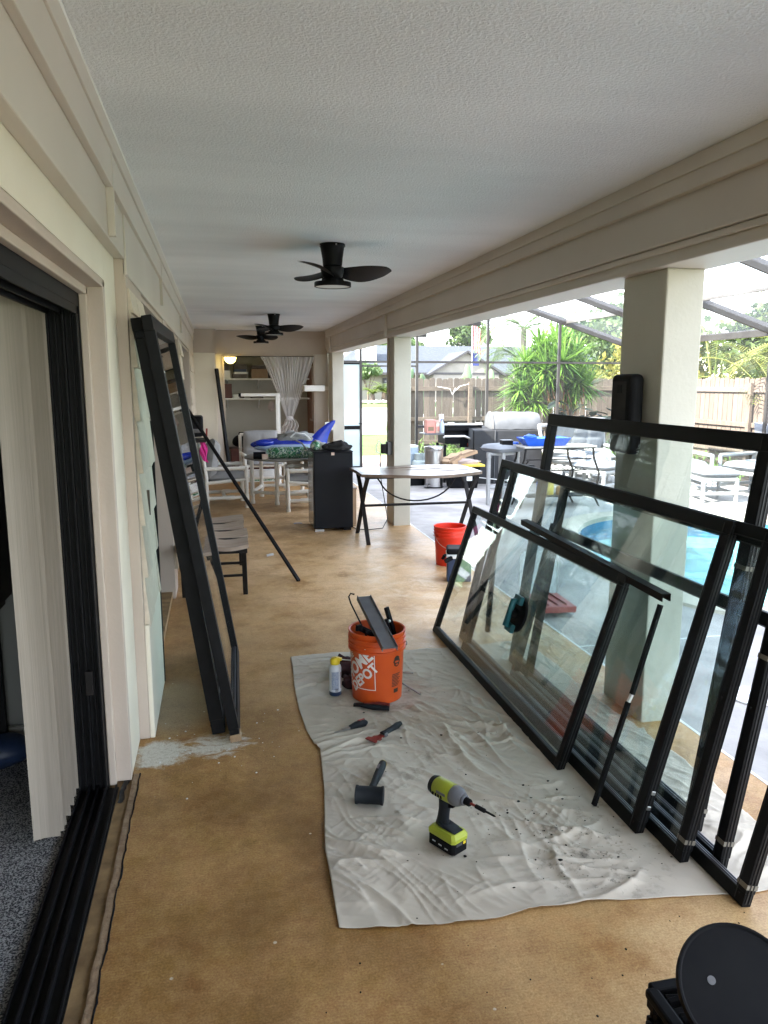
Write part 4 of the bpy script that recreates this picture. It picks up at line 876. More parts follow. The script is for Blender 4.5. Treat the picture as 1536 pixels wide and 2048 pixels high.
# ================================================================== DOOR PANELS LEANING ON THE RIGHT
def panel(label, p0, p1, lean, Hh, fw=.050, th=.034, extra=None, grp='glass door panels leaning by the near column', glass='glass', tape=False):
    """framed glass panel; p0 = bottom corner near the camera, p1 = far bottom corner, lean = up direction"""
    t = T('glass_door_panel', label, 'door panel', (0, 0, 0), grp)
    u = (V(p1)-V(p0)); Ln = u.length; u.normalize(); v = V(lean); v = (v-u*v.dot(u)).normalized(); n = u.cross(v)
    A = Matrix((u, v, n)).transposed().to_4x4(); A.translation = V(p0); t.matrix_world = A
    t.location = A.translation; t.rotation_euler = A.to_euler()
    def B(name, a, b_, c, d, e=0, f=th, mat='black_alu', par=t, bev=.0025):
        m = MB().box(a, b_, c, d, e, f); m2 = m; me = bpy.data.meshes.new(name); me.from_pydata(m2.v, [], m2.f); me.materials.append(M[mat]); o = bpy.data.objects.new(name, me); COL.objects.link(o); o.parent = par
        if bev: b = o.modifiers.new('edge', 'BEVEL'); b.width = bev; b.segments = 2; b.limit_method = 'ANGLE'
        return o
    B('rail', 0, Ln, 0, fw); B('rail', 0, Ln, Hh-fw, Hh); B('stile', 0, fw, fw, Hh-fw, -.002, th+.003); B('stile', Ln-fw, Ln, fw, Hh-fw)
    for z in (th*.33, th*.68): B('glazing_bead', fw, Ln-fw, fw, fw+.006, z-.002, z+.002, 'chrome' if 0 else 'drill_grey', bev=0)
    if glass: B('glass_pane', fw-.008, Ln-fw+.008, fw-.008, Hh-fw+.008, th*.5-.002, th*.5+.002, glass, bev=0)
    for q in ((.30, .66) if lean[0] > 0 else ()): B('groove', -.0028, -.0006, .012, Hh-.012, th*q-.0022, th*q+.0022, 'edge_alu', bev=0)
    for q in ((.80,) if lean[0] > 0 else ()): B('groove', fw*q-.0014, fw*q+.0014, .012, Hh-.012, -.0036, -.0022, 'edge_alu', bev=0)
    for q in (.03, Hh-.04, Hh*.5):
        B('screw', fw*.42, fw*.42+.007, q, q+.007, -.0045, -.0022, 'iron', bev=0)
    B('gasket', fw, Ln-fw, fw, fw+.004, -.001, .002, 'edge_alu', bev=0); B('gasket', fw, Ln-fw, Hh-fw-.004, Hh-fw, -.001, .002, 'edge_alu', bev=0)
    if tape:
        for q in (tape if isinstance(tape, (list, tuple)) else (.11,)): B('tape_band', -.0015, fw+.001, q, q+.016, -.0035, th+.0045, 'tape', bev=0)
    return t, B, Ln
G1 = 'glass door panels leaning by the near column'
p1, B1, L1 = panel('front short glass panel holding the suction cup, lowest in the leaning row', (1.375, 2.84, .004), (1.365, 4.78, .004), (.275, 0, .845), .885, .040)
B1('roller_cap', -.008, .05, .86, .895, -.004, .04, 'iron'); B1('latch_slot', 1.15, 1.30, .012, .03, .036, .038, 'black_matte')
p2, B2, L2 = panel('second glass panel of the row, with white bolts on its near stile', (1.455, 2.34, .004), (1.445, 4.40, .004), (.315, 0, 1.165), 1.205, .050)
for z in (.10, .16): B2('bolt', -.006, .0, z, z+.016, .012, .028, 'chrome')
p3, B3, L3 = panel('third glass panel of the row with a taped stile', (1.515, 2.15, .004), (1.50, 4.62, .004), (.27, 0, 1.165), 1.195, .044, tape=(.07,))
p4, B4, L4 = panel('tallest glass panel reaching up to the black speaker on the column', (1.665, 2.30, .004), (1.655, 4.13, .004), (.205, 0, 1.47), 1.485, .062, th=.04, tape=(.08, 1.0))
p5, B5, L5 = panel('short empty panel frame with the foremost taped stile, nearest the camera', (1.575, 1.905, .004), (1.57, 3.9, .004), (.22, 0, .88), .905, .045, tape=(.06,), glass=None)
p6, B6, L6 = panel('rear empty panel frame whose taped stile stands between the others', (1.62, 2.085, .004), (1.61, 3.8, .004), (.20, 0, 1.2), 1.15, .044, tape=(.09, .75), glass=None)
# loose channel lying on the front panels and two thin bars
lc = T('loose_channel', 'short loose black aluminium channel resting on top of the front glass panels', 'channel', (1.7, 3.3, .85))
m = MB(); m.bar((1.665, 2.56, .845), (1.675, 4.0, .885), .04, .006); m.bar((1.648, 2.56, .832), (1.658, 4.0, .872), .005, .028); m.bar((1.682, 2.56, .832), (1.692, 4.0, .872), .005, .028); m.build('web', 'black_alu', lc)
lb = T('thin_bar', 'thin black bar leaning across the front glass panels with a pale splice', 'bar', (1.41, 2.6, 0))
MB().bar((1.395, 2.545, .01), (1.53, 2.562, .42), .018, .014).build('lower_bar', 'black_alu', lb); MB().bar((1.545, 2.564, .45), (1.655, 2.58, .80), .018, .014).build('upper_bar', 'black_alu', lb); MB().bar((1.53, 2.562, .42), (1.545, 2.564, .45), .012, .01).build('splice', 'white_plastic', lb)
hk = T('bent_handle_frame', 'bent black tubular frame behind the far end of the glass panels', 'frame', (1.75, 4.75, 0))
MB().bar((1.70, 4.62, .02), (1.815, 4.76, 1.02), .03, .03).build('upright', 'black_alu', hk, bevel=.003); MB().bar((1.815, 4.76, 1.02), (1.845, 4.73, 1.10), .03, .03).build('corner', 'black_alu', hk); MB().bar((1.845, 4.73, 1.10), (1.91, 4.45, 1.13), .03, .03).build('top_bar', 'black_alu', hk, bevel=.003)
# suction cup lifter on the front panel
sct = T('suction_lifter', 'teal and black glass suction lifter stuck on the front short panel', 'suction lifter', (1.49, 3.6, .44))
def on_p1(u_, v_, n_): return p1.matrix_basis @ V((u_, v_, n_))
p1.matrix_world = Matrix.LocRotScale(p1.location, p1.rotation_euler, None)
Mp = Matrix.LocRotScale(p1.location, p1.rotation_euler, None)
m = MB(); m.M = Mp @ Matrix.Translation((.84, .46, .016)) @ Matrix.Rotation(PI, 4, 'X'); m.lathe([(.098, 0), (.096, .012), (.085, .02), (.05, .024), (.02, .024)], 32); m.build('cup', 'black_plastic', sct, smooth=True)
m = MB(); m.M = Mp @ Matrix.Translation((.84, .46, .016)) @ Matrix.Rotation(PI, 4, 'X'); m.tube([(-.01, -.075, .015), (-.01, -.07, .06), (-.01, .07, .06), (-.01, .075, .015)], .017, 10); m.build('handle', 'teal', sct, smooth=True)
m = MB(); m.M = Mp @ Matrix.Translation((.84, .46, .016)) @ Matrix.Rotation(PI, 4, 'X'); m.box(-.05, .03, -.1, -.055, .02, .045); m.build('lever', 'teal', sct, bevel=.005)
m = MB(); m.M = Mp @ Matrix.Translation((.84, .46, .016)) @ Matrix.Rotation(PI, 4, 'X'); m.box(-.05, .03, .055, .1, .02, .045); m.build('lever', 'teal', sct, bevel=.005)
m = MB(); m.M = Mp @ Matrix.Translation((.84, .46, .016)) @ Matrix.Rotation(PI, 4, 'X'); m.tube([(.0, 0, .02), (.0, 0, .055)], .03, 14); m.build('pump_button', 'black_matte', sct, smooth=True)

# ================================================================== DOOR PANELS LEANING ON THE LEFT
GL = 'door panels leaning on the house wall'
q1, C1, LL = panel('tall black framed door panel leaning on the house wall, front of the pair', (.012, 3.40, .003), (.04, 4.60, .003), (-.305, 0, 1.90), 1.945, .062, th=.042, grp=GL)
C1('screw', .02, .03, 1.7, 1.71, .045, .047, 'chrome'); C1('bottom_shoe', -.004, .06, 0, .035, -.004, .048, 'sill_edge')
q2, C2, L2_ = panel('second door panel pressed behind the tall one against the shingles', (-.075, 3.50, .003), (-.055, 4.70, .003), (-.265, 0, 1.90), 1.92, .07, th=.06, grp=GL)
C2('end_cap', -.006, .08, 1.88, 1.935, -.006, .07, 'black_matte')
tag(MB().bar((.623, 6.27, .003), (-.335, 7.95, 1.47), .028, .022).build('leaning_bar', 'black_alu', None, bevel=.002), 'thin black bar leaning diagonally from the floor to the house wall', 'bar')
tag(MB().box(-.352, -.335, 4.235, 4.262, 0.003, 1.45).build('black_strip', 'black_alu'), 'narrow black strip standing against the shingled wall edge', 'strip')

# ================================================================== CEILING FANS
def make_fan():
    t = T('ceiling_fan', 'black three bladed flush ceiling fan nearest the camera', 'fan', (0, 0, 0), 'black ceiling fans on the lanai ceiling')
    MB().lathe([(.082, 0), (.084, -.012), (.078, -.02), (.066, -.09), (.062, -.135), (.05, -.14)], 28).build('mount', 'fan_black', t, smooth=True)
    MB().lathe([(.05, -.138), (.074, -.145), (.078, -.16), (.066, -.20), (.05, -.215)], 24).build('motor', 'fan_black', t, smooth=True)
    MB().lathe([(.07, -.215), (.075, -.235), (.118, -.238), (.12, -.245), (.12, -.266), (.112, -.268)], 36, cap=False).build('light_ring', 'fan_black', t, smooth=True)
    MB().lathe([(.0, -.262), (.1, -.263), (.112, -.264)], 36, cap=False).build('light_lens', 'lens', t, smooth=True)
    for k in range(3):
        a = R((8, 128, 248)[k]); m = MB(); m.M = Matrix.Rotation(a, 4, 'Z')
        def fn(u, v, sg=1):
            r = .05+.335*u; wv = .028+.075*math.sin(PI*min(1, .08+.62*u+.12*u*u))**1.1; wv *= (1-max(0, (u-.86)/.14)**2.2*.85)
            y = (v-.5)*2*wv+.03*math.sin(PI*u)*.9; tw = .62*(1-u)**.8+.16
            return (r, y*math.cos(tw), -.178-y*math.sin(tw)*.75+.018*u+sg*.0025)
        m.grid(lambda u, v: fn(u, v, 1), 16, 6); m.grid(lambda u, v: fn(1-u, v, -1), 16, 6); m.build('blade', 'fan_black', t, smooth=True)
    for k in range(4):
        a = k*PI/2+.4; MB().ell((.082*math.cos(a), .082*math.sin(a), -.012), (.006, .006, .006), 6, 4).build('screw', 'chrome', t)
    return t
f0 = make_fan()
for i, (x, y, rz_, lab) in enumerate(((.765, 5.12, -14, None), (.765, 10.35, -16, 'black three bladed ceiling fan in the middle of the row of three'), (.72, 12.55, 172, 'black ceiling fan farthest away, near the closet'))):
    f = f0 if i == 0 else copy_tree(f0); f.location = (x, y, CZ); f.rotation_euler = (0, 0, R(rz_))
    if lab: f['label'] = lab

# ================================================================== PVC FURNITURE
def fit(m, p, r=.031): m.ell(p, (r, r, r), 8, 6)
def make_armchair(cush='cushion'):
    t = T('pvc_armchair', 'x', 'armchair', (0, 0, 0), 'white pipe armchairs on the lanai')
    r = .026; X0, X1, Yw, za = -.24, .28, .31, .53
    for s in (-1, 1):
        y = s*Yw
        MB().tube([(X1, y, 0), (X1, y, za)], r, 10).build('leg', 'pvc', t, smooth=True); MB().tube([(X0, y, 0), (X0, y, .42), (X0-.05, y, .82)], r, 10).build('leg', 'pvc', t, smooth=True)
        m = MB(); m.tube([(X0-.03, y, za), (X1, y, za)], r, 10); fit(m, (X1, y, za), .033); m.tube([(X1-.09, y, za), (X1-.035, y, za)], .031, 10); m.build('armrest', 'pvc', t, smooth=True)
        m = MB(); m.tube([(X0, y, .14), (X1, y, .14)], r*.9, 10); m.tube([(X0+.25, y, .14), (X0+.36, y, .14)], .031, 10); m.build('side_stretcher', 'pvc', t, smooth=True)
        m = MB()
        for p in ((X1, y, 0), (X0, y, 0)): m.tube([V(p), V(p)+V((0, 0, .035))], .031, 10)
        for p in ((X1, y, .14), (X0, y, .14)): m.tube([V(p)-V((0, 0, .04)), V(p)+V((0, 0, .04))], .031, 10)
        m.build('fittings', 'pvc', t, smooth=True)
        MB().tube([(X0, y, .34), (X1, y, .38)], r*.9, 8).build('seat_rail', 'pvc', t, smooth=True)
    MB().tube([(.0, -Yw, .14), (.0, Yw, .14)], r*.9, 8).build('cross_stretcher', 'pvc', t, smooth=True); MB().tube([(X1, -Yw, .37), (X1, Yw, .37)], r*.9, 8).build('front_rail', 'pvc', t, smooth=True)
    MB().tube([(X0-.05, -Yw, .82), (X0-.05, Yw, .82)], r, 10).build('top_rail', 'pvc', t, smooth=True); MB().tube([(X0, -Yw, .33), (X0, Yw, .33)], r*.9, 8).build('back_rail', 'pvc', t, smooth=True)
    m = MB(); m.add([(X0, -.28, .355), (X1, -.28, .385), (X1, .28, .385), (X0, .28, .355)], [(0, 1, 2, 3)]); m.build('sling', 'black_cloth', t)
    m = MB(); m.pillow((.05, 0, .40), .54, .56, .15, 18, 18, .42, 1.6); m.build('seat_cushion', cush, t, smooth='all')
    m = MB(); m.M = Matrix.Translation((X0+.09, 0, .64)) @ Matrix.Rotation(R(-80), 4, 'Y'); m.pillow((0, 0, 0), .52, .56, .20, 22, 18, .45, 2); m.build('back_cushion', cush, t, smooth='all')
    return t
c0 = make_armchair(); c0['label'] = 'white pipe armchair with grey cushions left of the round table'
c0.location = (.05, 10.58, 0); c0.rotation_euler = (0, 0, R(4))
for x, y, a, lab in ((.68, 12.35, -85, 'white pipe armchair facing forward behind the round table'), (1.16, 10.12, 176, 'white pipe armchair half hidden behind the black fridge')):
    c = copy_tree(c0); c.location = (x, y, 0); c.rotation_euler = (0, 0, R(a)); c['label'] = lab
rt = T('round_table', 'round table with pale rim and white pipe legs piled with pool toys', 'table', (.95, 10.9, 0))
MB().lathe([(.0, .595), (.56, .595), (.60, .60), (.605, .612), (.60, .625), (.0, .625)], 48, (.95, 10.9, 0), cap=False).build('table_top', 'stucco', rt, smooth=True)
for x, y in ((.44, 10.62), (.76, 10.42), (1.35, 10.62), (1.2, 11.3), (.6, 11.25)):
    m = MB(); m.tube([(x, y, 0), (x, y, .595)], .028, 10); m.tube([(x, y, 0), (x, y, .04)], .034, 10); m.tube([(x, y, .12), (x, y, .2)], .034, 10); m.build('leg', 'pvc', rt, smooth=True)
for a, b_ in (((.44, 10.62), (.76, 10.42)), ((.76, 10.42), (1.35, 10.62)), ((1.35, 10.62), (1.2, 11.3)), ((1.2, 11.3), (.6, 11.25)), ((.6, 11.25), (.44, 10.62))): MB().tube([(*a, .16), (*b_, .16)], .024, 8).build('stretcher', 'pvc', rt, smooth=True)
# pool toys on the table
wh = T('inflatable_shark', 'blue inflatable toy with an upright tail fin lying on the round table', 'pool toy', (.95, 10.9, .74))
m = MB(); m.ell((.93, 10.85, .80), (.50, .20, .09), 26, 12, .06, 2); m.build('body', 'blue_vinyl', wh, smooth='all')
MB().ell((.95, 10.77, .757), (.47, .18, .065), 24, 10, .05, 3).build('belly', 'pale_vinyl', wh, smooth='all')
m = MB()
def fin(u, v, sg):
    h = v; w_ = (.13*(1-h)**.6+.02); x = 1.36+.10*h+.16*h*h+(u-.5)*2*w_; return (x, 10.85+sg*.045*math.sin(PI*u)*(1-h*.8), .76+.36*h)
m.grid(lambda u, v: fin(u, v, -1), 10, 10); m.grid(lambda u, v: fin(1-u, v, 1), 10, 10); m.build('tail_fin', 'blue_vinyl', wh, smooth='all')
MB().ell((.62, 10.68, .83), (.14, .06, .05), 12, 8).build('side_fin', 'blue_vinyl', wh, smooth='all')
lbg = T('leaf_print_bag', 'green and white leaf print roll bag in front of the blue toy', 'bag', (.95, 10.55, .625))
m = MB(); m.tube([(.66, 10.55, .70), (.70, 10.55, .70), (1.20, 10.53, .705), (1.24, 10.53, .705)], [.05, .078, .078, .05], 18); m.build('body', 'leafbag', lbg, smooth='all'); MB().tube([(.64, 10.55, .70), (.67, 10.55, .70)], .055, 14).build('end_cap', 'leafbag', lbg, smooth=True)
MB().tube([(1.05, 10.62, .86), (1.12, 10.48, .83), (1.2, 10.45, .72), (1.22, 10.47, .66)], .012, 6).build('strap', 'grey_cloth', lbg, smooth=True)
cl_ = T('towel_heap', 'crumpled grey towel heaped on top of the blue inflatable toy', 'towel', (1.05, 10.85, .87))
MB().ell((1.06, 10.86, .875), (.25, .18, .095), 30, 18, .45, 8, -.03).build('heap', 'grey_cloth', cl_, smooth='all'); MB().tube([(.98, 10.7, .90), (1.06, 10.69, .965), (1.18, 10.68, .94), (1.26, 10.68, .87)], .012, 6).build('piping', 'white_plastic', cl_, smooth=True)
sp2 = T('drink_cooler_tube', 'dark cylinder with a cream tag lying on the round table edge', 'canister', (.55, 10.45, .63))
MB().tube([(.46, 10.48, .675), (.62, 10.46, .675)], .05, 16).build('tube', 'black_plastic', sp2, smooth=True); MB().box(.57, .65, 10.40, 10.41, .63, .70).build('tag', 'cream_box', sp2)
# ================================================================== FRIDGE
fr = T('mini_fridge', 'black mini fridge standing on the lanai floor between the tables', 'fridge', (1.24, 8.6, 0))
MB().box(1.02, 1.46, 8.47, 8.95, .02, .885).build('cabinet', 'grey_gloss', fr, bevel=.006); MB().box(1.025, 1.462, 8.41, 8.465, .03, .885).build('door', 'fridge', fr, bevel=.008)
MB().box(1.012, 1.465, 8.40, 8.95, .886, .897).build('top_panel', 'fridge', fr, bevel=.004); MB().box(1.03, 1.13, 8.405, 8.42, .0, .024).build('foot', 'chrome', fr); MB().box(1.36, 1.44, 8.42, 8.5, .0, .024).build('foot', 'black_plastic', fr)
MB().box(1.22, 1.255, 8.404, 8.409, .855, .89).build('tag', 'cream_box', fr)
tag(MB().ell((1.33, 8.62, .93), (.13, .14, .06), 26, 14, .5, 5, -.032).build('black_bundle', 'black_cloth', None, smooth='all'), 'crumpled black cloth bundle on top of the mini fridge', 'cloth')
tag(MB().ell((1.20, 8.60, .93), (.055, .06, .04), 16, 10, .35, 15, -.032).build('dark_glove', 'black_cloth', None, smooth='all'), 'small dark glove beside the bundle on the mini fridge', 'glove')
tag(MB().lathe([(.034, 0), (.038, .01), (.038, .07), (.03, .075)], 18, (1.165, 8.72, .898)).build('small_jar', 'white_plastic', None, smooth=True), 'small white capped jar on the mini fridge', 'jar')
mb_ = T('striped_melon_ball', 'green striped ball on the near left corner of the mini fridge', 'ball', (1.075, 8.62, .945)); MB().ell((1.075, 8.62, .945), (.055, .055, .048), 18, 12).build('ball', 'leafbag', mb_, smooth='all')
wb = T('wooden_crate', 'brown wooden crate standing behind the mini fridge', 'crate', (1.54, 8.95, 0))
MB().box(1.478, 1.56, 8.75, 9.12, .0, .42).build('box', 'card', wb, bevel=.004); MB().box(1.474, 1.566, 8.745, 9.13, .42, .44).build('lid', 'bench_wood', wb, bevel=.003)
# ================================================================== SLATTED TABLE AND BENCH
tb = T('slatted_table', 'grey plank table with bowed edges on black crossed iron legs', 'table', (2.05, 7.9, 0))
def bow(x): return .19*(1-((x-2.05)/.66)**2)
ys = [(-.36, -.185), (-.18, -.005), (0, .175), (.18, .36)]
for k, (a, b_) in enumerate(ys):
    m = MB(); n = 14
    def fn(u, v, z, a=a, b_=b_, k=k):
        x = 1.40+1.28*u; y0 = a-(bow(x) if k == 0 else 0); y1 = b_+(0 if k < 3 else 0.0); return (x+.0, 7.90+y0+(y1-y0)*v+.03*u, z+.006*math.sin(x*5+k))
    m.grid(lambda u, v: fn(u, v, .735), n, 2); m.grid(lambda u, v: fn(1-u, v, .705), n, 2); m.grid(lambda u, v: fn(u, 0, .705+.03*v), n, 1); m.grid(lambda u, v: fn(1-u, 1, .705+.03*v), n, 1)
    for e in (0, 1): m.grid(lambda u, v, e=e: fn(e, u if e else 1-u, .705+.03*v), 2, 1)
    m.build('plank', 'wood_grey', tb)
    if k < 3: MB().box(1.44, 2.64, 7.90+b_-.004, 7.90+b_+.028, .690, .722).build('gap_shade_strip', 'black_matte', tb)  # added dark strip drawing the shade in the gap between planks
MB().box(1.44, 2.64, 7.56, 7.59, .685, .703).build('apron', 'iron', tb); MB().box(1.44, 2.64, 8.2, 8.23, .685, .703).build('apron', 'iron', tb)
for x in (1.475, 2.655):
    for s in (1, -1):
        y0, y1 = 7.90-s*.30, 7.90+s*.28
        m = MB(); pts = [(x, y0-s*.03, .006), (x, y0, .03), (x, 7.9-s*.03, .36), (x, 7.9+s*.12, .55), (x, y1, .685)]
        for p, q in zip(pts, pts[1:]): m.bar(p, q, .042, .022)
        m.build('leg', 'iron', tb, bevel=.003)
MB().tube([(1.475, 7.9, .36), (2.655, 7.9, .36)], .014, 8).build('stretcher', 'iron', tb, smooth=True)
MB().tube([(1.60, 7.87, .69)]+[(2.065+.42*math.cos(R(a)), 7.87, .69+.29*math.sin(R(a))) for a in range(195, 346, 10)]+[(2.53, 7.87, .69)], .009, 6).build('curved_brace', 'iron', tb, smooth=True)
bn = T('slatted_bench', 'low grey plank bench on dark iron legs beside the leaning frame', 'bench', (-.08, 6.5, 0))
for k in range(4):
    y0 = 5.83+.345*k; m = MB()
    def fn(u, v, z, y0=y0, k=k): return (-.33+(.53+.012*math.sin(k*2.1))*u, y0+.315*v+.018*math.sin(u*7+k), z+.012*math.sin(u*6.5+k*.4)+.006*math.sin(v*PI))
    m.grid(lambda u, v: fn(u, v, .425), 12, 3); m.grid(lambda u, v: fn(1-u, v, .395), 12, 3); m.grid(lambda u, v: fn(u, 0, .395+.03*v), 12, 1); m.grid(lambda u, v: fn(1-u, 1, .395+.03*v), 12, 1)
    for e in (0, 1): m.grid(lambda u, v, e=e: fn(e, u if e else 1-u, .395+.03*v), 3, 1)
    m.build('plank', 'bench_wood', bn)
    if k < 3: MB().box(-.325, .188, y0+.312, y0+.348, .382, .416).build('gap_shade_strip', 'black_matte', bn)  # black strip added so the bench plank gap reads as shade
MB().box(-.33, .19, 5.86, 5.90, .355, .392).build('end_frame', 'iron', bn); MB().box(-.33, .19, 7.12, 7.16, .355, .392).build('end_frame', 'iron', bn); MB().box(.15, .19, 5.90, 7.12, .365, .392).build('side_frame', 'iron', bn)
for x, y in ((.165, 5.95), (-.30, 5.95), (.165, 6.95), (-.30, 6.95)): MB().bar((x+.006, y+.02, 0), (x, y-.03, .36), .036, .03).build('leg', 'iron', bn, bevel=.002)
for z in (.16, .26): MB().tube([(-.30, 5.95, z), (.165, 5.95, z)], .011, 8).build('stretcher', 'iron', bn, smooth=True)
MB().tube([(-.28, 5.95, .17)]+[(-.28+.24*math.cos(R(a)), 5.95, .38+.20*math.sin(R(a))) for a in range(270, 361, 12)], .010, 6).build('curved_brace', 'iron', bn, smooth=True)
MB().tube([(-.28, 5.95, .27)]+[(-.25+.17*math.cos(R(a)), 5.95, .39+.12*math.sin(R(a))) for a in range(270, 361, 15)], .010, 6).build('curved_brace', 'iron', bn, smooth=True)
# ================================================================== BUCKETS AND COOLER BY THE PATIO EDGE
def bucket(m, c, r0, r1, h, rib=True, n=40):
    q = [(.0, .006), (r0-.008, .006), (r0, 0), (r0+(r1-r0)*.7, h*.70)]
    if rib:
        for k, z in enumerate((.76, .84, .92)): q += [(r1*.985, h*(z-.035)), (r1*1.045, h*(z-.03)), (r1*1.045, h*(z-.005)), (r1*.995, h*z)]
    q += [(r1*1.03, h*.965), (r1*1.04, h*.995), (r1*1.01, h), (r1*.96, h*.99), (r1*.95, h*.9), (r0-.01, .012), (.0, .012)]
    return m.lathe(q, n, c, cap=False)
rb = T('red_bucket', 'bright red plastic bucket at the edge of the patio slab', 'bucket', (2.05, 6.62, 0))
bucket(MB(), (2.05, 6.62, 0), .125, .145, .36).build('shell', 'red_bucket', rb, smooth=True); MB().tube([(2.05-.15, 6.62, .28)]+[(2.05+.155*math.cos(R(a)), 6.62-.03-.12*math.sin(R(a))*1, .28-.12*math.sin(R(a))) for a in range(180, -1, -15)], .003, 5).build('handle', 'chrome', rb, smooth=True)
lb2 = T('lunch_cooler', 'small navy cooler with white band and black folding handle', 'cooler', (1.95, 6.1, 0))
m = MB(); m.prism([(1.83, 5.98), (2.03, 5.94), (2.08, 6.12), (1.88, 6.16)], 0, .20); m.build('body', 'navy', lb2, bevel=.012); MB().prism([(1.822, 5.972), (2.036, 5.93), (2.09, 6.126), (1.874, 6.168)], .201, .235).build('band', 'cooler_white', lb2, bevel=.006)
MB().prism([(1.826, 5.976), (2.032, 5.935), (2.085, 6.122), (1.877, 6.164)], .236, .285).build('lid', 'black_plastic', lb2, bevel=.014); MB().bar((1.815, 5.99, .235), (1.80, 6.0, .20), .05, .02).build('handle', 'black_plastic', lb2); MB().bar((1.80, 5.94, .19), (1.865, 5.955, .215), .025, .03).build('latch', 'black_plastic', lb2)
tx = T('parts_tray', 'shallow coral plastic tray with an open clear lid on the patio edge', 'tool box', (2.3, 5.1, 0))
MB().prism([(2.20, 4.98), (2.50, 4.95), (2.52, 5.32), (2.22, 5.35)], .003, .05).build('tray', 'coral', tx, bevel=.006)
for k in range(4): MB().box(2.23+.07*k, 2.235+.07*k, 5.0, 5.3, .05, .062).build('divider', 'coral', tx)
m = MB(); m.add([(2.22, 5.35, .05), (2.52, 5.32, .05), (2.545, 5.40, .36), (2.245, 5.43, .36)], [(0, 1, 2, 3)]); m.add([(2.22, 5.355, .05), (2.52, 5.325, .05), (2.545, 5.405, .36), (2.245, 5.435, .36)], [(3, 2, 1, 0)]); m.build('lid', 'clear', tx)
MB().tube([(2.22, 5.35, .05), (2.245, 5.43, .36), (2.545, 5.40, .36), (2.52, 5.32, .05)], .005, 6).build('lid_rim', 'cooler_white', tx)

# ================================================================== DROP CLOTH
CR = random.Random(77)
folds = []
for k in range(13):
    x, y = CR.uniform(.4, 1.9), CR.uniform(2.1, 4.4); a = CR.gauss(-.8, .5); folds.append((x, y, math.cos(a), math.sin(a), CR.uniform(.2, .5), CR.uniform(.010, .018), CR.uniform(.005, .012)))
folds += [(.55, 3.3, .95, .1, .45, .016, .014), (1.05, 3.05, .25, -1, .40, .024, .022), (.95, 3.55, .7, -.7, .55, .02, .016), (1.2, 3.35, .6, -.8, .5, .018, .018), (1.35, 2.35, .75, -.55, .35, .028, .020), (1.3, 2.12, .9, .15, .3, .02, .016), (1.0, 2.75, .8, -.6, .5, .016, .010), (1.05, 3.9, .8, -.3, .35, .016, .014), (.62, 3.25, 1, .25, .28, .014, .018)]
REST = [(.783, 3.80, .17), (.757, 2.41, .10), (.566, 3.85, .05), (.535, 2.745, .07)]
def fold_h(x, y):
    k = 1
    if x > 1.30: k = max(.15, min(1, abs(x-1.52)/.12-1.0)) if x < 1.80 else 1
    for rx_, ry_, rr_ in REST: k = min(k, max(.0, (math.hypot(x-rx_, y-ry_)-rr_)/.10))
    return fold_raw(x, y)*min(1, k) if k > 0 else 0
def rdg(x, y, s1, s2, ang, seed, pw):
    c_, s_ = math.cos(ang), math.sin(ang); wx = .16*noise.noise(V((x*2.1, y*2.1, seed))); wy = .16*noise.noise(V((x*2.1, y*2.1, seed+9)))
    u = (x+wx)*c_+(y+wy)*s_; v = -(x+wx)*s_+(y+wy)*c_
    return (1-abs(noise.noise(V((u*s1, v*s2, seed)))))**pw
def fold_raw(x, y):
    h = .0
    for fx, fy, cx, cy, ln, wd, ht in folds:
        dx, dy = x-fx, y-fy; s = dx*cx+dy*cy
        if abs(s) > ln: continue
        t = -dx*cy+dy*cx+.05*math.sin(s*6+fx*7)+.02*noise.noise(V((s*9, fx, fy)))
        if abs(t) < wd*3.2: h += ht*(.6*math.exp(-(t/wd)**2)+.4*math.exp(-abs(t)/(wd*.45)))*(math.cos(s/ln*PI/2))**1.2
    m1 = max(0, .45+1.1*noise.noise(V((x*1.7, y*1.7, 4)))); m2 = max(0, .5+1.2*noise.noise(V((x*2.6, y*2.6, 14))))
    h += .020*m1*rdg(x, y, 1.3, 6.5, -.85, 1, 11) + .014*m2*rdg(x, y, 1.6, 9, -.25, 21, 12) + .010*m1*rdg(x, y, 1.7, 8, -1.35, 51, 12) + .0065*rdg(x, y, 2.6, 15, -1.1, 31, 10)*(.3+m1) + .0030*rdg(x, y, 4, 21, .5, 41, 9)*(.3+m2) + .0014*rdg(x, y, 9, 34, -.7, 61, 8)
    return h + .004*max(0, noise.noise(V((x*4, y*4, 1))))
Lx = [(1.98, .33), (2.083, .309), (2.49, .322), (2.9, .375), (3.249, .404), (3.30, .385), (3.45, .365), (3.701, .355), (4.0, .362), (4.3, .38), (4.47, .385)]
def left_x(y):
    for (a, xa), (b_, xb) in zip(Lx, Lx[1:]):
        if y <= b_: f = max(0, (y-a)/(b_-a)); return xa+(xb-xa)*f
    return Lx[-1][1]
def cl(u, v):
    xb = .309+1.62*u; yn = 2.083-.10*math.sin(u*PI*.55)-.02*math.sin(u*9)+.012*noise.noise(V((u*9, 1, 1))); yf = 4.47-.04*u+.02*math.sin(u*8); y = yn+(yf-yn)*v
    xl = left_x(y); xr = 1.93+.03*math.sin(y*3)-.25*max(0, v-.82)**1*1.5; x = xl+(xr-xl)*u
    e = min(1, min(u, v, 1-v)*18)
    return (x, y, .0035+fold_h(x, y)*(.6+.4*e)+(.006*max(0, noise.noise(V((x*7, y*7, 8))))*(1-e)))
m = MB(); m.grid(cl, 300, 430); dc = tag(m.build('drop_cloth', 'cloth', None, smooth='all'), 'wrinkled off white canvas drop cloth spread on the lanai floor', 'cloth')
sm_ = dc.modifiers.new('thick', 'SOLIDIFY'); sm_.thickness = .0015; sm_.offset = -1
def cz(x, y): return .004+fold_h(x, y)
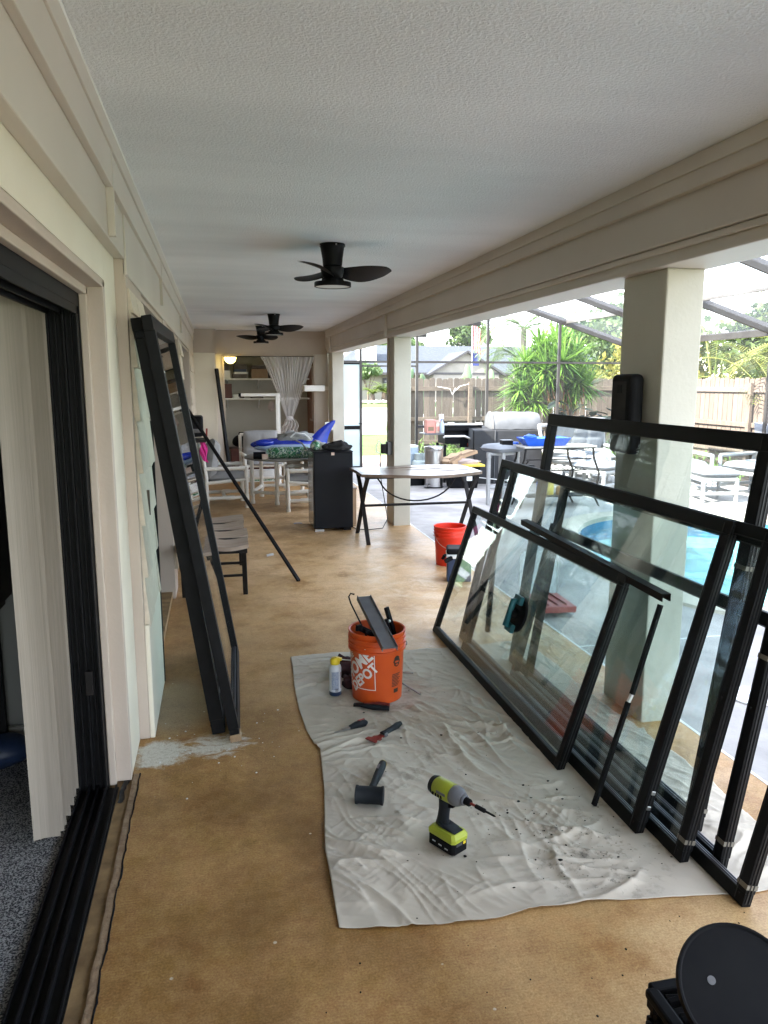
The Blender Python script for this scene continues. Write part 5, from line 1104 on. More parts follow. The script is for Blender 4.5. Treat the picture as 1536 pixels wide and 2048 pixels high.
db = MB(); rg = random.Random(91)
for i in range(170):
    k = i % 5
    if k < 3: x, y = rg.gauss(1.22, .17), rg.gauss(2.40, .17)
    elif k == 3: x, y = rg.gauss(.95, .25), rg.gauss(3.0, .6)
    else: x, y = rg.uniform(.5, 1.45), rg.uniform(2.0, 4.2)
    if not (.42 < x < 1.9 and 2.06 < y < 4.3): continue
    s = rg.choice((.0010, .0014, .0014, .002, .002, .003, .0045)); db.ell((x, y, cz(x, y)+s*.3), (s*rg.uniform(.7, 2), s*rg.uniform(.7, 1.6), s*.5), 6, 4, .5, i)
for i in range(40): x, y = rg.uniform(.0, 1.6), rg.uniform(1.2, 1.95); s = rg.uniform(.0015, .004); db.ell((x, y, s*.3), (s, s*1.3, s*.5), 5, 4, .4, i)
tag(db.build('dirt_crumbs', 'black_matte', None), 'dark crumbs of dirt scattered on the drop cloth', None, kind='stuff')
ch = MB()
for i in range(60): x, y = rg.gauss(-.05, .22), rg.gauss(3.38, .17); s = rg.choice((.0012, .0015, .002, .003, .005)); ch.ell((max(-.3, x), y, s*.15), (s, s*1.2, s*.3), 6, 4, .5, i)
tag(ch.build('paint_chips', 'cooler_white', None), 'white paint chips scattered on the floor by the pilaster', None, kind='stuff')

# ================================================================== ORANGE BUCKET
BC = V((.783, 3.80, .006))
ob = T('orange_bucket', 'orange home improvement bucket full of scrap on the drop cloth', 'bucket', BC)
bucket(MB(), BC, .131, .146, .372, True, 64).build('shell', 'orange', ob, smooth=True)
def rad(z): return .131+(.146-.131)*min(1, z/(.372*.70)*.7)+.0012
view = math.atan2(-BC.y, -BC.x)          # towards the viewer's side of the lanai
def wrap(name, shapes, mat, ang0, zc, push=0):
    m = MB()
    for vs, fs in shapes:
        q = []
        for px, pz in vs:
            z = zc+pz; r = rad(z)+push; a = ang0+px/r; q.append((BC.x+r*math.cos(a), BC.y+r*math.sin(a), BC.z+z))
        m.add(q, fs)
    return m.build(name, mat, ob)
def text_shape(txt, size, sx=1, bold=.0):
    cu = bpy.data.curves.new('t', 'FONT'); cu.body = txt; cu.size = size; cu.align_x = 'CENTER'; cu.align_y = 'CENTER'; cu.offset = bold; cu.resolution_u = 3
    o = bpy.data.objects.new('t', cu); COL.objects.link(o); bpy.context.view_layer.update(); dg = bpy.context.evaluated_depsgraph_get()
    me = bpy.data.meshes.new_from_object(o.evaluated_get(dg)); b = bmesh.new(); b.from_mesh(me); bmesh.ops.triangulate(b, faces=b.faces)
    bmesh.ops.subdivide_edges(b, edges=[e for e in b.edges if e.calc_length() > size*.25], cuts=2); bmesh.ops.triangulate(b, faces=b.faces)
    vs = [(v.co.x*sx, v.co.y) for v in b.verts]; fs = [tuple(v.index for v in f.verts) for f in b.faces]; b.free(); bpy.data.meshes.remove(me); bpy.data.objects.remove(o); bpy.data.curves.remove(cu)
    return vs, fs
def rot(sh, a, dx=0, dy=0): return [(x*math.cos(a)-y*math.sin(a)+dx, x*math.sin(a)+y*math.cos(a)+dy) for x, y in sh[0]], sh[1]
def rect(x0, x1, y0, y1, n=10):
    vs = []; fs = []
    for i in range(n+1): x = x0+(x1-x0)*i/n; vs += [(x, y0), (x, y1)]
    for i in range(n): fs.append((2*i, 2*i+2, 2*i+3, 2*i+1))
    return vs, fs
LA = view-R(46)
sz = .205; hs = sz/2
logo = [rect(-hs, hs, hs-.004, hs), rect(-hs, hs, -hs, -hs+.004), rect(hs-.004, hs, -hs+.004, hs-.004, 1), rect(-hs, -hs+.004, -hs+.004, hs-.004, 1)]
a45 = R(43)
logo += [rot(text_shape('THE', .040, .95, .0014), a45, -.062, .052), rot(text_shape('HOME', .090, .90, .0032), a45, -.006, .018), rot(text_shape('DEPOT', .072, .90, .0026), a45, .034, -.040)]
wrap('logo_print', logo, 'white_print', LA, .178)
WA = view+R(47); wl = [rect(-.028, .028, .075, .10, 4)]
for k in range(9): wl.append(rect(-.030, .030-(k % 3)*.008, -.05-.008*k, -.0455-.008*k, 4))
wl += [rect(-.016, .016, -.150, -.128, 3)]
emb = ([(.026*math.cos(t*PI/8)*(1-.18*(t % 2)), .022+.030*math.sin(t*PI/8)) for t in range(16)], [tuple(range(16))]); wl.append(emb)
wrap('warning_print', wl, 'black_print', WA, .20); wrap('warning_mark', [rect(-.014, .014, .015, .024, 3), rect(-.008, .008, .0, .008, 2)], 'orange', WA, .20, .0006)
MB().tube([BC+V((.150*math.cos(view+R(95)), .150*math.sin(view+R(95)), .29))]+[BC+V((.158*math.cos(view+R(95-1.9*k)), .158*math.sin(view+R(95-1.9*k)), .29-.02*math.sin(k*.1))) for k in range(0, 6)], .003, 5).build('handle_wire', 'chrome', ob)
tag(MB().bar((.755, 4.02, .485), (.795, 3.535, .355), .072, .006).bar((.718, 4.02, .482), (.758, 3.535, .352), .004, .028).bar((.792, 4.02, .482), (.832, 3.535, .352), .004, .028).build('scrap_channel', 'drill_grey'), 'grey metal channel laid across the top of the orange bucket', 'channel')
cb = T('caulk_tool', 'black caulking tool with a hooked rod poking out of the orange bucket', 'tool', (.70, 3.78, .3))
MB().tube([(.74, 3.80, .30), (.70, 3.82, .40), (.655, 3.86, .50), (.645, 3.865, .535), (.655, 3.865, .552), (.675, 3.86, .548)], .0045, 7).build('rod', 'iron', cb, smooth=True); MB().bar((.675, 3.74, .405), (.755, 3.80, .345), .035, .03).build('grip', 'black_plastic', cb, bevel=.006); MB().bar((.70, 3.73, .39), (.79, 3.77, .335), .045, .02).build('trigger', 'black_plastic', cb, bevel=.005); MB().bar((.660, 3.72, .408), (.69, 3.75, .402), .012, .03).build('catch', 'black_plastic', cb)
ck2 = T('clamp', 'black sprung clamp standing at the back of the orange bucket', 'clamp', (.86, 3.86, .3)); MB().bar((.90, 3.86, .28), (.855, 3.90, .455), .028, .02).build('jaw', 'black_plastic', ck2, bevel=.004); MB().bar((.875, 3.86, .30), (.845, 3.865, .40), .022, .02).build('arm', 'black_plastic', ck2, bevel=.004); MB().ell((.862, 3.855, .39), (.009, .009, .009), 8, 6).build('spring', 'chrome', ck2)
# ================================================================== TOOLS ON THE CLOTH
fc = T('spray_can', 'white aerosol foam can with yellow cap beside the orange bucket', 'spray can', (.566, 3.85, .006)); P = (.566, 3.85, .006)
MB().lathe([(.030, .0), (.0325, .003), (.0325, .022)], 28, P).build('base_ring', 'navy', fc, smooth=True); MB().lathe([(.0325, .0221), (.0325, .150), (.029, .162), (.018, .172)], 28, P).build('body', 'can_white', fc, smooth=True)
m = MB(); m.add([(P[0]+.0331*math.cos(a), P[1]+.0331*math.sin(a), P[2]+z) for z in (.035, .135) for a in [R(225+i*10) for i in range(8)]], [(i, i+1, i+9, i+8) for i in range(7)]); m.build('label_text', 'can_blue', fc)
m = MB(); m.add([(P[0]+.0331*math.cos(a), P[1]+.0331*math.sin(a), P[2]+z) for z in (.04, .13) for a in [R(318+i*7) for i in range(3)]], [(i, i+1, i+4, i+3) for i in range(2)]); m.build('red_stripe', 'tool_red', fc)
for k in range(6): m = MB(); a0 = R(262+k*5); m.add([(P[0]+.0336*math.cos(a), P[1]+.0336*math.sin(a), P[2]+z) for z in (.026, .044) for a in (a0, a0+R(2+k % 2))], [(0, 1, 3, 2)]); m.build('barcode_bar', 'black_print', fc)
MB().lathe([(.024, .170), (.026, .178), (.026, .195), (.018, .205)], 20, P).build('cap', 'yellow', fc, smooth=True); MB().bar((P[0]+.0, P[1], P[2]+.205), (P[0]+.035, P[1]-.01, P[2]+.195), .02, .014).build('trigger', 'yellow', fc, bevel=.003); MB().tube([(P[0]+.03, P[1], P[2]+.192), (P[0]+.14, P[1]+.04, P[2]+.16)], .003, 6).build('straw', 'white_plastic', fc)
tag(MB().ell((.655, 4.10, .05), (.07, .08, .06), 26, 16, .55, 3, -.045).build('rag', 'maroon', None, smooth='all'), 'dark maroon rag crumpled behind the orange bucket', 'rag')
tag(MB().ell((.66, 3.93, .035), (.04, .045, .04), 20, 12, .5, 13, -.03).build('rag_ball', 'maroon', None, smooth='all'), 'small balled maroon rag left of the orange bucket', 'rag')
for (a, b_, lab) in (((.93, 4.06, .02), (1.04, 4.02, .02), 'short bare metal rod lying right of the orange bucket, farther one'), ((.93, 3.93, .02), (1.0, 3.72, .02), 'bare metal screwdriver shaft lying right of the orange bucket, nearer one')): tag(MB().tube([a, b_], .005, 8).build('metal_rod', 'chrome', None, smooth=True), lab, 'rod', 'metal rods beside the bucket')
pl = T('pliers', 'red and black handled pliers in front of the orange bucket', 'pliers', (.73, 3.62, .02))
MB().tube([(.67, 3.655, cz(.67, 3.655)+.012), (.72, 3.60, .026), (.80, 3.575, .022)], [.010, .015, .012], 10).build('handle', 'rubber', pl, smooth=True); MB().tube([(.68, 3.66, .018), (.76, 3.64, .026), (.81, 3.62, .022), (.80, 3.60, .020)], [.006, .008, .008, .007], 8).build('handle', 'tool_red', pl, smooth=True); MB().bar((.685, 3.655, .018), (.635, 3.675, .014), .022, .012).build('jaw', 'iron', pl)
uk = T('utility_knife', 'black handled utility knife with bare blade on the left of the cloth', 'knife', (.6, 3.41, .02))
MB().tube([(.565, 3.402, .022), (.60, 3.41, .028), (.645, 3.43, .026), (.658, 3.437, .024)], [.010, .017, .018, .008], 12).build('handle', 'rubber', uk, smooth=True); MB().bar((.49, 3.382, .012), (.535, 3.392, .018), .012, .003).build('blade', 'chrome', uk); MB().bar((.53, 3.391, .019), (.57, 3.403, .022), .018, .012).build('ferrule', 'chrome', uk); MB().tube([(.61, 3.42, .042), (.645, 3.437, .042)], .005, 6).build('red_inlay', 'tool_red', uk)
pt_ = T('painter_tool', 'red bladed painter multi tool with black handle lying on the cloth', 'scraper', (.72, 3.29, .02)); z0 = .016
d_ = V((.82-.64, 3.355-3.235, 0)).normalized(); s_ = V((-d_.y, d_.x, 0)); o_ = V((.635, 3.235, 0))
prof = [(-.0, -.028), (.012, -.036), (.018, .034), (.0, .036)]
outl = [(0, -.034), (0, .034), (.022, .036), (.030, .020), (.045, .024), (.060, .014), (.085, .014), (.085, -.014), (.055, -.014), (.048, -.028), (.034, -.030), (.026, -.016), (.016, -.030)]
m = MB(); n = len(outl); q = [o_+d_*a+s_*b_ for a, b_ in outl]; m.add([(p.x, p.y, z0+.010) for p in q]+[(p.x, p.y, z0+.013) for p in q], [tuple(range(n)), tuple(range(2*n-1, n-1, -1))]+[(i, n+i, n+(i+1) % n, (i+1) % n) for i in range(n)]); m.build('blade', 'tool_red', pt_)
pq = [o_+d_*t for t in (.08, .10, .14, .18, .205)]; MB().tube([(p.x, p.y, z0+.014+.004*i) for i, p in enumerate(pq)], [.016, .012, .013, .016, .010], 12).build('handle', 'rubber', pt_, smooth=True); pe = pq[0]; MB().bar((pe.x, pe.y, z0+.012), (pq[1].x, pq[1].y, z0+.014), .036, .018).build('collar', 'drill_grey', pt_, bevel=.003)
ml = T('mallet', 'black rubber mallet lying on the drop cloth', 'mallet', (.55, 2.75, .04)); ax = V((.105, -.035, 0)).normalized(); hc = V((.535, 2.745, .045))
m = MB(); pr = [-.056, -.055, -.048, -.044, .044, .048, .055, .056]; rr = [.032, .0365, .0365, .034, .034, .0365, .0365, .032]; m.tube([hc+ax*p for p in pr], rr, 28); m.build('head', 'rubber', ml, smooth=True)
hd = V((.655-.55, 3.00-2.75, .0)).normalized(); m = MB(); m.tube([hc+hd*.02, hc+hd*.09, hc+hd*.15+V((0, 0, -.005)), hc+hd*.25+V((0, 0, -.012)), hc+hd*.285+V((0, 0, -.013))], [.017, .014, .017, .0185, .016], 16); m.build('handle', 'rubber', ml, smooth=True)
MB().tube([hc+hd*.283+V((0, 0, -.0131)), hc+hd*.29+V((0, 0, -.0135))], [.0168, .014], 16).build('end_cap', 'yellow', ml, smooth=True); MB().bar(hc+hd*.19+V((-.006, 0, .0135)), hc+hd*.235+V((-.006, 0, .0105)), .008, .002).build('grip_mark', 'drill_grey', ml)
# ---- impact driver: local frame x = forward, y = left
dv = T('impact_driver', 'lime green cordless impact driver standing on its battery on the cloth', 'drill', (.757, 2.41, .010))
DD = Matrix.Translation((.757, 2.41, .010)) @ Matrix.Rotation(math.atan2(-.20, .115), 4, 'Z') @ Matrix.Rotation(R(0), 4, 'Y')
def dm(): m = MB(); m.M = DD; return m
m = dm(); m.prism([(-.058, -.040), (.052, -.040), (.060, -.030), (.060, .030), (.052, .040), (-.058, .040), (-.064, .030), (-.064, -.030)], 0, .042); m.build('battery', 'black_plastic', dv, bevel=.004)
m = dm(); m.add([(x, y, z) for z, k in ((.0425, 1.0), (.058, 1.02), (.074, .82)) for x, y in [(-.060*k, -.040*k), (.052*k, -.041*k), (.062*k, -.030*k), (.062*k, .030*k), (.052*k, .041*k), (-.060*k, .040*k), (-.066*k, .030*k), (-.066*k, -.030*k)]], [tuple(reversed(range(8))), tuple(range(16, 24))]+[(k*8+i, k*8+(i+1) % 8, k*8+8+(i+1) % 8, k*8+8+i) for k in (0, 1) for i in range(8)]); m.build('base_housing', 'drill_green', dv, bevel=.003)
m = dm(); m.add([(.052, -.026, .0745), (.052, .026, .0745), (-.03, .028, .076), (-.03, -.028, .076), (.030, -.022, .080), (.030, .022, .080), (-.03, .022, .090), (-.03, -.022, .090)], [(0, 1, 2, 3), (7, 6, 5, 4), (0, 4, 5, 1), (1, 5, 6, 2), (2, 6, 7, 3), (3, 7, 4, 0)]); m.build('foot_pad', 'rubber', dv, bevel=.004)
m = dm()
def oval(c, rx, ry, n=16): return [(c[0]+rx*math.cos(2*PI*i/n), c[1]+ry*math.sin(2*PI*i/n), c[2]) for i in range(n)]
secs = [((-.028, 0, .070), .030, .022), ((-.026, 0, .10), .024, .018), ((-.022, 0, .13), .023, .017), ((-.018, 0, .16), .026, .019), ((-.014, 0, .185), .032, .022)]
vs = []
for s in secs: vs += oval(*s)
m.add(vs, [(k*16+i, k*16+(i+1) % 16, k*16+16+(i+1) % 16, k*16+16+i) for k in range(4) for i in range(16)]+[tuple(reversed(range(16))), tuple(range(64, 80))]); m.build('grip', 'rubber', dv, smooth='all')
def rx_tube(name, prof, mat, zc=.208, n=24, sy=1, sz=1):
    m = dm(); vs = []
    for x, r in prof: vs += [(x, r*sy*math.cos(2*PI*i/n), zc+r*sz*math.sin(2*PI*i/n)) for i in range(n)]
    k = len(prof); m.add(vs, [(j*n+i, (j+1)*n+i, (j+1)*n+(i+1) % n, j*n+(i+1) % n) for j in range(k-1) for i in range(n)]+[tuple(range(n)), tuple(reversed(range((k-1)*n, k*n)))]); return m.build(name, mat, dv, smooth=True)
rx_tube('motor_housing', [(-.060, .030), (-.055, .034), (.0, .035), (.022, .034)], 'drill_green', sz=1.05); rx_tube('rear_cap', [(-.082, .022), (-.078, .030), (-.0605, .034), (-.0604, .03)], 'rubber', sz=1.05)
rx_tube('gear_case', [(.0225, .034), (.03, .036), (.048, .034), (.062, .026), (.068, .022)], 'drill_grey'); rx_tube('nose_ring', [(.0685, .020), (.074, .0205), (.078, .018)], 'drill_grey'); rx_tube('chuck', [(.0785, .0135), (.098, .0130), (.102, .010)], 'black_plastic')
rx_tube('bit_shank', [(.1025, .0045), (.125, .0045)], 'tool_red', n=8); rx_tube('bit_holder', [(.1255, .0075), (.165, .0075), (.168, .005)], 'black_matte', n=12); rx_tube('bit_tip', [(.1685, .004), (.205, .0035), (.212, .0015)], 'black_matte', n=8)
m = dm(); m.add([(.004, -.010, .150), (.026, -.008, .158), (.030, -.008, .182), (.004, -.010, .184), (.004, .010, .150), (.026, .008, .158), (.030, .008, .182), (.004, .010, .184)], [(0, 1, 2, 3), (7, 6, 5, 4), (0, 4, 5, 1), (1, 5, 6, 2), (2, 6, 7, 3), (3, 7, 4, 0)]); m.build('trigger', 'black_plastic', dv, bevel=.003)
m = dm(); m.box(.004, .045, -.016, .016, .176, .188); m.build('trigger_guard', 'drill_green', dv, bevel=.003)
for s in (-1, 1):
    for k in range(4): m = dm(); m.box(-.050+.013*k, -.043+.013*k, s*.0345-.0012, s*.0345+.0012, .192, .203); m.build('vent', 'black_matte', dv)
    m = dm(); m.box(-.03, .012, s*.0352-.0006, s*.0352+.0006, .206, .216); m.build('side_label', 'drill_grey', dv)
for k in range(6): m = dm(); m.box(.0598, .0612, -.022+.005*k, -.0195+.005*k, .030, .040); m.build('rib', 'drill_grey', dv)
m = dm(); m.box(.0598, .0615, .012, .024, .030, .040); m.build('release_button', 'yellow', dv)
for k in range(3): m = dm(); m.box(-.04+.03*k, -.025+.03*k, -.0412, -.0398, .020-.003*k, .024-.003*k); m.build('battery_print', 'can_white', dv)
m = dm(); m.box(.035, .058, -.02, .02, .0535, .0605); m.build('belt_slot', 'black_matte', dv, bevel=.002)
# ================================================================== FOREGROUND BASKET AND LID
bk_ = T('wicker_basket', 'black woven plastic basket cut off by the lower right picture corner', 'basket', (1.1, 1.08, 0))
X0, X1, Y0, Y1, H_ = .884, 1.32, .86, 1.325, .335
MB().box(X0+.014, X1-.014, Y0+.014, Y1-.014, .0, .30).build('liner', 'black_matte', bk_)
for k in range(11):
    z = .012+.029*k; m = MB(); n = 15
    for side in range(4):
        for i in range(n):
            t0, t1 = i/n, (i+1)/n; o_ = .006*(1 if (i+k) % 2 else -1)
            if side == 0: m.box(X0-.004+o_, X0+.006+o_, Y0+(Y1-Y0)*t0, Y0+(Y1-Y0)*t1-.003, z, z+.022)
            elif side == 1: m.box(X1-.006-o_, X1+.004-o_, Y0+(Y1-Y0)*t0, Y0+(Y1-Y0)*t1-.003, z, z+.022)
            elif side == 2: m.box(X0+(X1-X0)*t0, X0+(X1-X0)*t1-.003, Y1-.006-o_, Y1+.004-o_, z, z+.022)
            else: m.box(X0+(X1-X0)*t0, X0+(X1-X0)*t1-.003, Y0-.004+o_, Y0+.006+o_, z, z+.022)
    m.build('weave_course', 'black_plastic', bk_, bevel=.002)
for a, b_ in (((X0, Y0), (X0, Y1)), ((X0, Y1), (X1, Y1)), ((X1, Y1), (X1, Y0)), ((X1, Y0), (X0, Y0))): MB().bar((*a, H_), (*b_, H_), .03, .022).build('rim', 'black_plastic', bk_, bevel=.006)
for k in range(5): MB().tube([(X0+.02, Y1-.04-.05*k, H_+.0)]+[(X0+.02+.10*math.sin(R(a)), Y1-.03-.05*k-.03*math.sin(R(a)), H_+.012*math.sin(R(a))) for a in range(20, 181, 20)], .011, 7).build('woven_strand', 'black_plastic', bk_, smooth=True)
ld = T('plastic_disc', 'round black plastic lid leaning on the woven basket with one pale spot', 'lid', (1.10, 1.17, .43))
m = MB(); m.M = Matrix.Translation((1.005, 1.195, .425)) @ Matrix.Rotation(R(38), 4, 'X') @ Matrix.Rotation(R(-8), 4, 'Y'); m.lathe([(.0, .0), (.118, .0), (.122, .004), (.126, .004), (.128, -.004), (.126, -.016), (.120, -.016), (.0, -.012)], 56, cap=False); m.build('disc', 'black_plastic', ld, smooth=True)
m = MB(); m.M = Matrix.Translation((1.005, 1.195, .425)) @ Matrix.Rotation(R(38), 4, 'X') @ Matrix.Rotation(R(-8), 4, 'Y'); m.lathe([(.0085, .0005), (.0085, .0015), (.0, .0018)], 20, (-.052, .028, 0)); m.build('spot', 'drill_grey', ld)
# ================================================================== ON THE WALLS AND COLUMNS
sk2 = T('wall_speaker', 'large black speaker box with rounded corners hung on the near column', 'speaker', (1.9, 3.34, 1.5))
MB().box(1.90, 1.972, 3.305, 3.51, 1.31, 1.69).build('cabinet', 'black_matte', sk2, bevel=.028, seg=4)
MB().box(1.8975, 1.8995, 3.35, 3.475, 1.345, 1.655).build('grille', 'black_cloth', sk2, bevel=.0008); MB().box(1.973, 1.984, 3.36, 3.46, 1.44, 1.56).build('bracket', 'iron', sk2); MB().box(1.895, 1.897, 3.39, 3.43, 1.60, 1.64).build('badge', 'black_plastic', sk2)
oc = T('outlet_box', 'grey weatherproof outlet box with a plug on the middle column', 'outlet', (1.95, 8.7, .9)); MB().box(1.915, 1.968, 8.66, 8.78, .82, .97).build('box', 'drill_grey', oc, bevel=.005); MB().box(1.85, 1.914, 8.68, 8.76, .835, .945).build('plug', 'iron', oc, bevel=.008); MB().tube([(1.85, 8.70, .95), (1.82, 8.70, .985), (1.79, 8.70, .93), (1.79, 8.70, .86), (1.84, 8.70, .83)], .006, 6).build('loop', 'white_plastic', oc, smooth=True)
tag(MB().tube([(1.84, 8.70, .84), (1.83, 8.68, .60), (1.86, 8.62, .35), (1.88, 8.5, .10), (1.80, 8.40, .012), (1.62, 8.36, .008), (1.50, 8.44, .008), (1.47, 8.6, .01)], .005, 6).build('power_cord', 'black_plastic', None, smooth=True), 'thin black power cord hanging from the column outlet to the fridge', 'cord')
wo2 = T('white_outlet', 'white outlet cover on the far end of the lanai wall', 'outlet', (1.86, 13.15, .9)); MB().box(1.80, 1.935, 13.12, 13.199, .84, .98).build('cover', 'white_plastic', wo2, bevel=.008)
wsh = T('wall_shelf', 'small white painted shelf on the right end of the far wall', 'shelf', (1.68, 13.4, 1.55)); MB().box(1.48, 1.83, 13.30, 13.68, 1.50, 1.60).build('board', 'white_wood', wsh, bevel=.004); MB().box(1.75, 1.948, 13.62, 13.70, 1.52, 1.58).build('cleat', 'white_wood', wsh)
bx = T('wall_mounted_cooktop', 'black appliance on a wall bracket above the left armchair', 'appliance', (-.24, 9.0, 1.15)); MB().box(-.355, -.16, 8.80, 9.15, 1.05, 1.28).build('body', 'black_plastic', bx, bevel=.03, seg=3); MB().tube([(-.30, 8.79, 1.12), (-.16, 8.79, 1.12)], .022, 12).build('tube', 'drill_grey', bx, smooth=True); MB().tube([(-.30, 8.77, 1.12), (-.30, 8.80, 1.12)], .04, 16).build('knob', 'grey_cloth', bx, smooth=True); MB().box(-.355, -.13, 8.78, 9.16, .99, 1.02).build('bracket_shelf', 'iron', bx); MB().bar((-.13, 8.9, 1.0), (-.12, 8.9, 1.14), .02, .02).build('lip', 'tool_red', bx)
m = MB(); m.grid(lambda u, v: (-.21+.075*u+.015*v+.012*math.sin(v*8+u*5), 8.95+.012*math.sin(u*16), .99-.20*v-.04*u*v), 12, 14); tw = tag(m.build('pink_towel', 'magenta', None, smooth='all'), 'magenta towel hanging below the black wall appliance', 'towel'); x_ = tw.modifiers.new('t', 'SOLIDIFY'); x_.thickness = .006
# ================================================================== CLOSET CONTENTS
cu = T('sheer_curtain', 'sheer white curtain gathered in a knot across the closet opening', 'curtain', (1.2, 13.6, 1.5))
def cur(u, v):
    z = 2.09-1.06*v; k = v**.85; xl = .76+(1.19-.76)*k; xr = 1.69+(1.30-1.69)*(v**1.1); x = xl+(xr-xl)*u; return (x, 13.62+.009*math.sin(u*95+v*3+2*math.sin(u*11))*(1-.3*v)+.012*math.sin(u*19+v*4), z-.03*math.sin(u*PI)*v)
MB().grid(cur, 110, 24).build('drape', 'sheer', cu, smooth='all')
def tail(u, v): z = 1.03-.52*v; w_ = .055+.09*math.sin(PI*min(1, v*1.3))**.7+.05*(math.sin(v*17)**2)*v; return (1.245+(u-.5)*2*w_+.02*math.sin(v*11), 13.61+.045*math.sin(u*30+v*4)+.02*math.sin(v*19), z)
MB().grid(tail, 40, 30).build('tail', 'sheer', cu, smooth='all'); MB().ell((1.245, 13.60, 1.03), (.06, .05, .04), 14, 9, .25, 2).build('knot', 'sheer', cu, smooth='all'); MB().tube([(.14, 13.66, 2.092), (1.69, 13.66, 2.092)], .010, 8).build('rod', 'iron', cu)
lp = T('dome_lamp', 'lit yellow dome lamp in the top left corner of the closet', 'lamp', (.24, 13.62, 2.0)); m = MB(); m.lathe([(.0, -.105), (.045, -.095), (.085, -.06), (.10, -.01), (.10, .0)], 28, (.25, 13.55, 2.07), cap=False); m.build('globe', 'lamp_glow', lp, smooth=True); MB().lathe([(.10, 0), (.105, .012), (.04, .02)], 24, (.25, 13.55, 2.071)).build('cap', 'white_plastic', lp, smooth=True); MB().box(.14, .25, 13.56, 13.60, 2.085, 2.098).build('arm', 'white_plastic', lp)
for z, n_ in ((1.70, 'upper closet shelf loaded with dark boxes'), (1.34, 'lower closet shelf with small jars and a hanging bag')):
    t = T('closet_shelf', n_, 'shelf', (.9, 14.8, z), 'closet shelves'); MB().box(-.1, 1.72, 14.45, 15.0, z, z+.025).build('board', 'white_wood', t)
    for x in (.2, .78, 1.4): MB().bar((x, 14.98, z-.16), (x, 14.6, z-.005), .02, .02).build('bracket', 'white_plastic', t)
items = [(.05, .26, 1.725, .14, 'white_wood'), (.10, .24, 1.865, .12, 'book'), (.30, .56, 1.725, .08, 'book'), (.33, .58, 1.805, .035, 'white_plastic'), (.32, .55, 1.84, .05, 'navy'), (.33, .56, 1.89, .09, 'book'), (.64, .94, 1.725, .17, 'tan'), (.66, .92, 1.90, .06, 'book'), (.96, 1.14, 1.725, .12, 'book'), (.98, 1.16, 1.845, .10, 'card'), (.06, .28, 1.365, .26, 'brick_red'), (.30, .40, 1.365, .07, 'cooler_white'), (.42, .5, 1.365, .09, 'book'), (.62, .85, 1.365, .05, 'book'), (.66, .80, 1.415, .035, 'black_plastic'), (.06, .2, 1.366, .05, 'tool_red')]
for k, (a, b_, z, h, mt) in enumerate(items):
    if k == 15: continue
    lab = ('white box at the left end of the upper closet shelf', 'dark box stacked on the white box of the upper closet shelf', 'flat dark box at the bottom of the second pile, upper closet shelf', 'thin white binder in the second pile of the upper closet shelf', 'navy box above the thin white binder, upper closet shelf', 'topmost dark box of the second pile, upper closet shelf', 'wide tan box in the middle of the upper closet shelf', 'dark box lying on the wide tan box, upper closet shelf', 'dark box right of the wide tan box, upper closet shelf', 'cardboard box on the dark box beside the curtain, upper closet shelf', 'tall dark red box on the lower closet shelf', 'small white box right of the dark red one, lower closet shelf', 'small dark box in the middle of the lower closet shelf', 'low dark box above the white corner stand, lower closet shelf', 'flat black box lying on the low dark one, lower closet shelf')[k]
    tag(MB().box(a, b_, 14.5, 14.5+min(.32, .1+(b_-a)), z, z+h).build('storage_box', mt, None, bevel=.004), lab, 'box', 'boxes on the closet shelves')
wf_ = T('corner_stand', 'white painted corner frame standing in front of the closet', 'frame', (1.0, 13.2, 0)); MB().box(.40, 1.02, 13.18, 13.24, 1.42, 1.47).build('top_rail', 'white_wood', wf_, bevel=.004); MB().box(.975, 1.02, 13.18, 13.24, 0, 1.42).build('upright', 'white_wood', wf_, bevel=.004); MB().box(.36, .40, 13.18, 13.24, 1.415, 1.475).build('end_cap', 'black_plastic', wf_); MB().box(1.021, 1.05, 13.19, 13.235, 0, 1.475).build('return_strip', 'white_wood', wf_)
tag(MB().bar((.19, 13.1, .003), (.015, 13.345, 1.88), .05, .05).build('black_plank', 'black_alu', None, bevel=.003), 'black plank leaning against the stub wall beside the closet', 'plank')
vc = T('vacuum', 'black canister vacuum on a dark red chest inside the closet', 'vacuum', (.5, 14.2, .5)); MB().ell((.42, 14.2, .60), (.17, .14, .12), 20, 12, .1, 2, -.115).build('body', 'black_plastic', vc, smooth='all'); MB().tube([(.5, 14.15, .66), (.6, 14.12, .69), (.75, 14.1, .63), (.85, 14.1, .50)], .03, 10).build('hose', 'black_plastic', vc, smooth=True); MB().tube([(.36, 14.15, .68), (.38, 14.12, .76), (.50, 14.12, .76), (.53, 14.15, .69)], .012, 8).build('handle', 'black_plastic', vc, smooth=True)
ct = T('red_chest', 'dark red chest on the closet floor under the vacuum', 'chest', (.6, 14.2, 0)); MB().box(.22, 1.0, 13.95, 14.5, 0, .44).build('body', 'brick_red', ct, bevel=.005); MB().box(.20, 1.02, 13.93, 14.52, .44, .48).build('lid', 'brick_red', ct, bevel=.006)
tag(MB().ell((.98, 14.35, 1.22), (.06, .05, .09), 14, 10, .35, 4).build('hanging_bag', 'bag_plastic', None, smooth='all'), 'small pale plastic bag hanging from the lower closet shelf', 'bag')
rg_ = T('striped_rug_box', 'white box with a green striped band under the table in the distance', 'box', (.7, 13.0, 0)); MB().box(.42, 1.0, 12.95, 13.1, 0, .20).build('body', 'white_plastic', rg_, bevel=.004); MB().box(.50, .98, 12.947, 12.949, .02, .08).build('band', 'leafbag', rg_)
tag(MB().grid(lambda u, v: (.84+.1*u, 8.92+.05*v, .004+.006*math.sin(u*PI)), 4, 2).build('blue_scrap', 'pale_vinyl', None, smooth='all'), 'small blue plastic scrap on the floor left of the fridge', 'scrap')
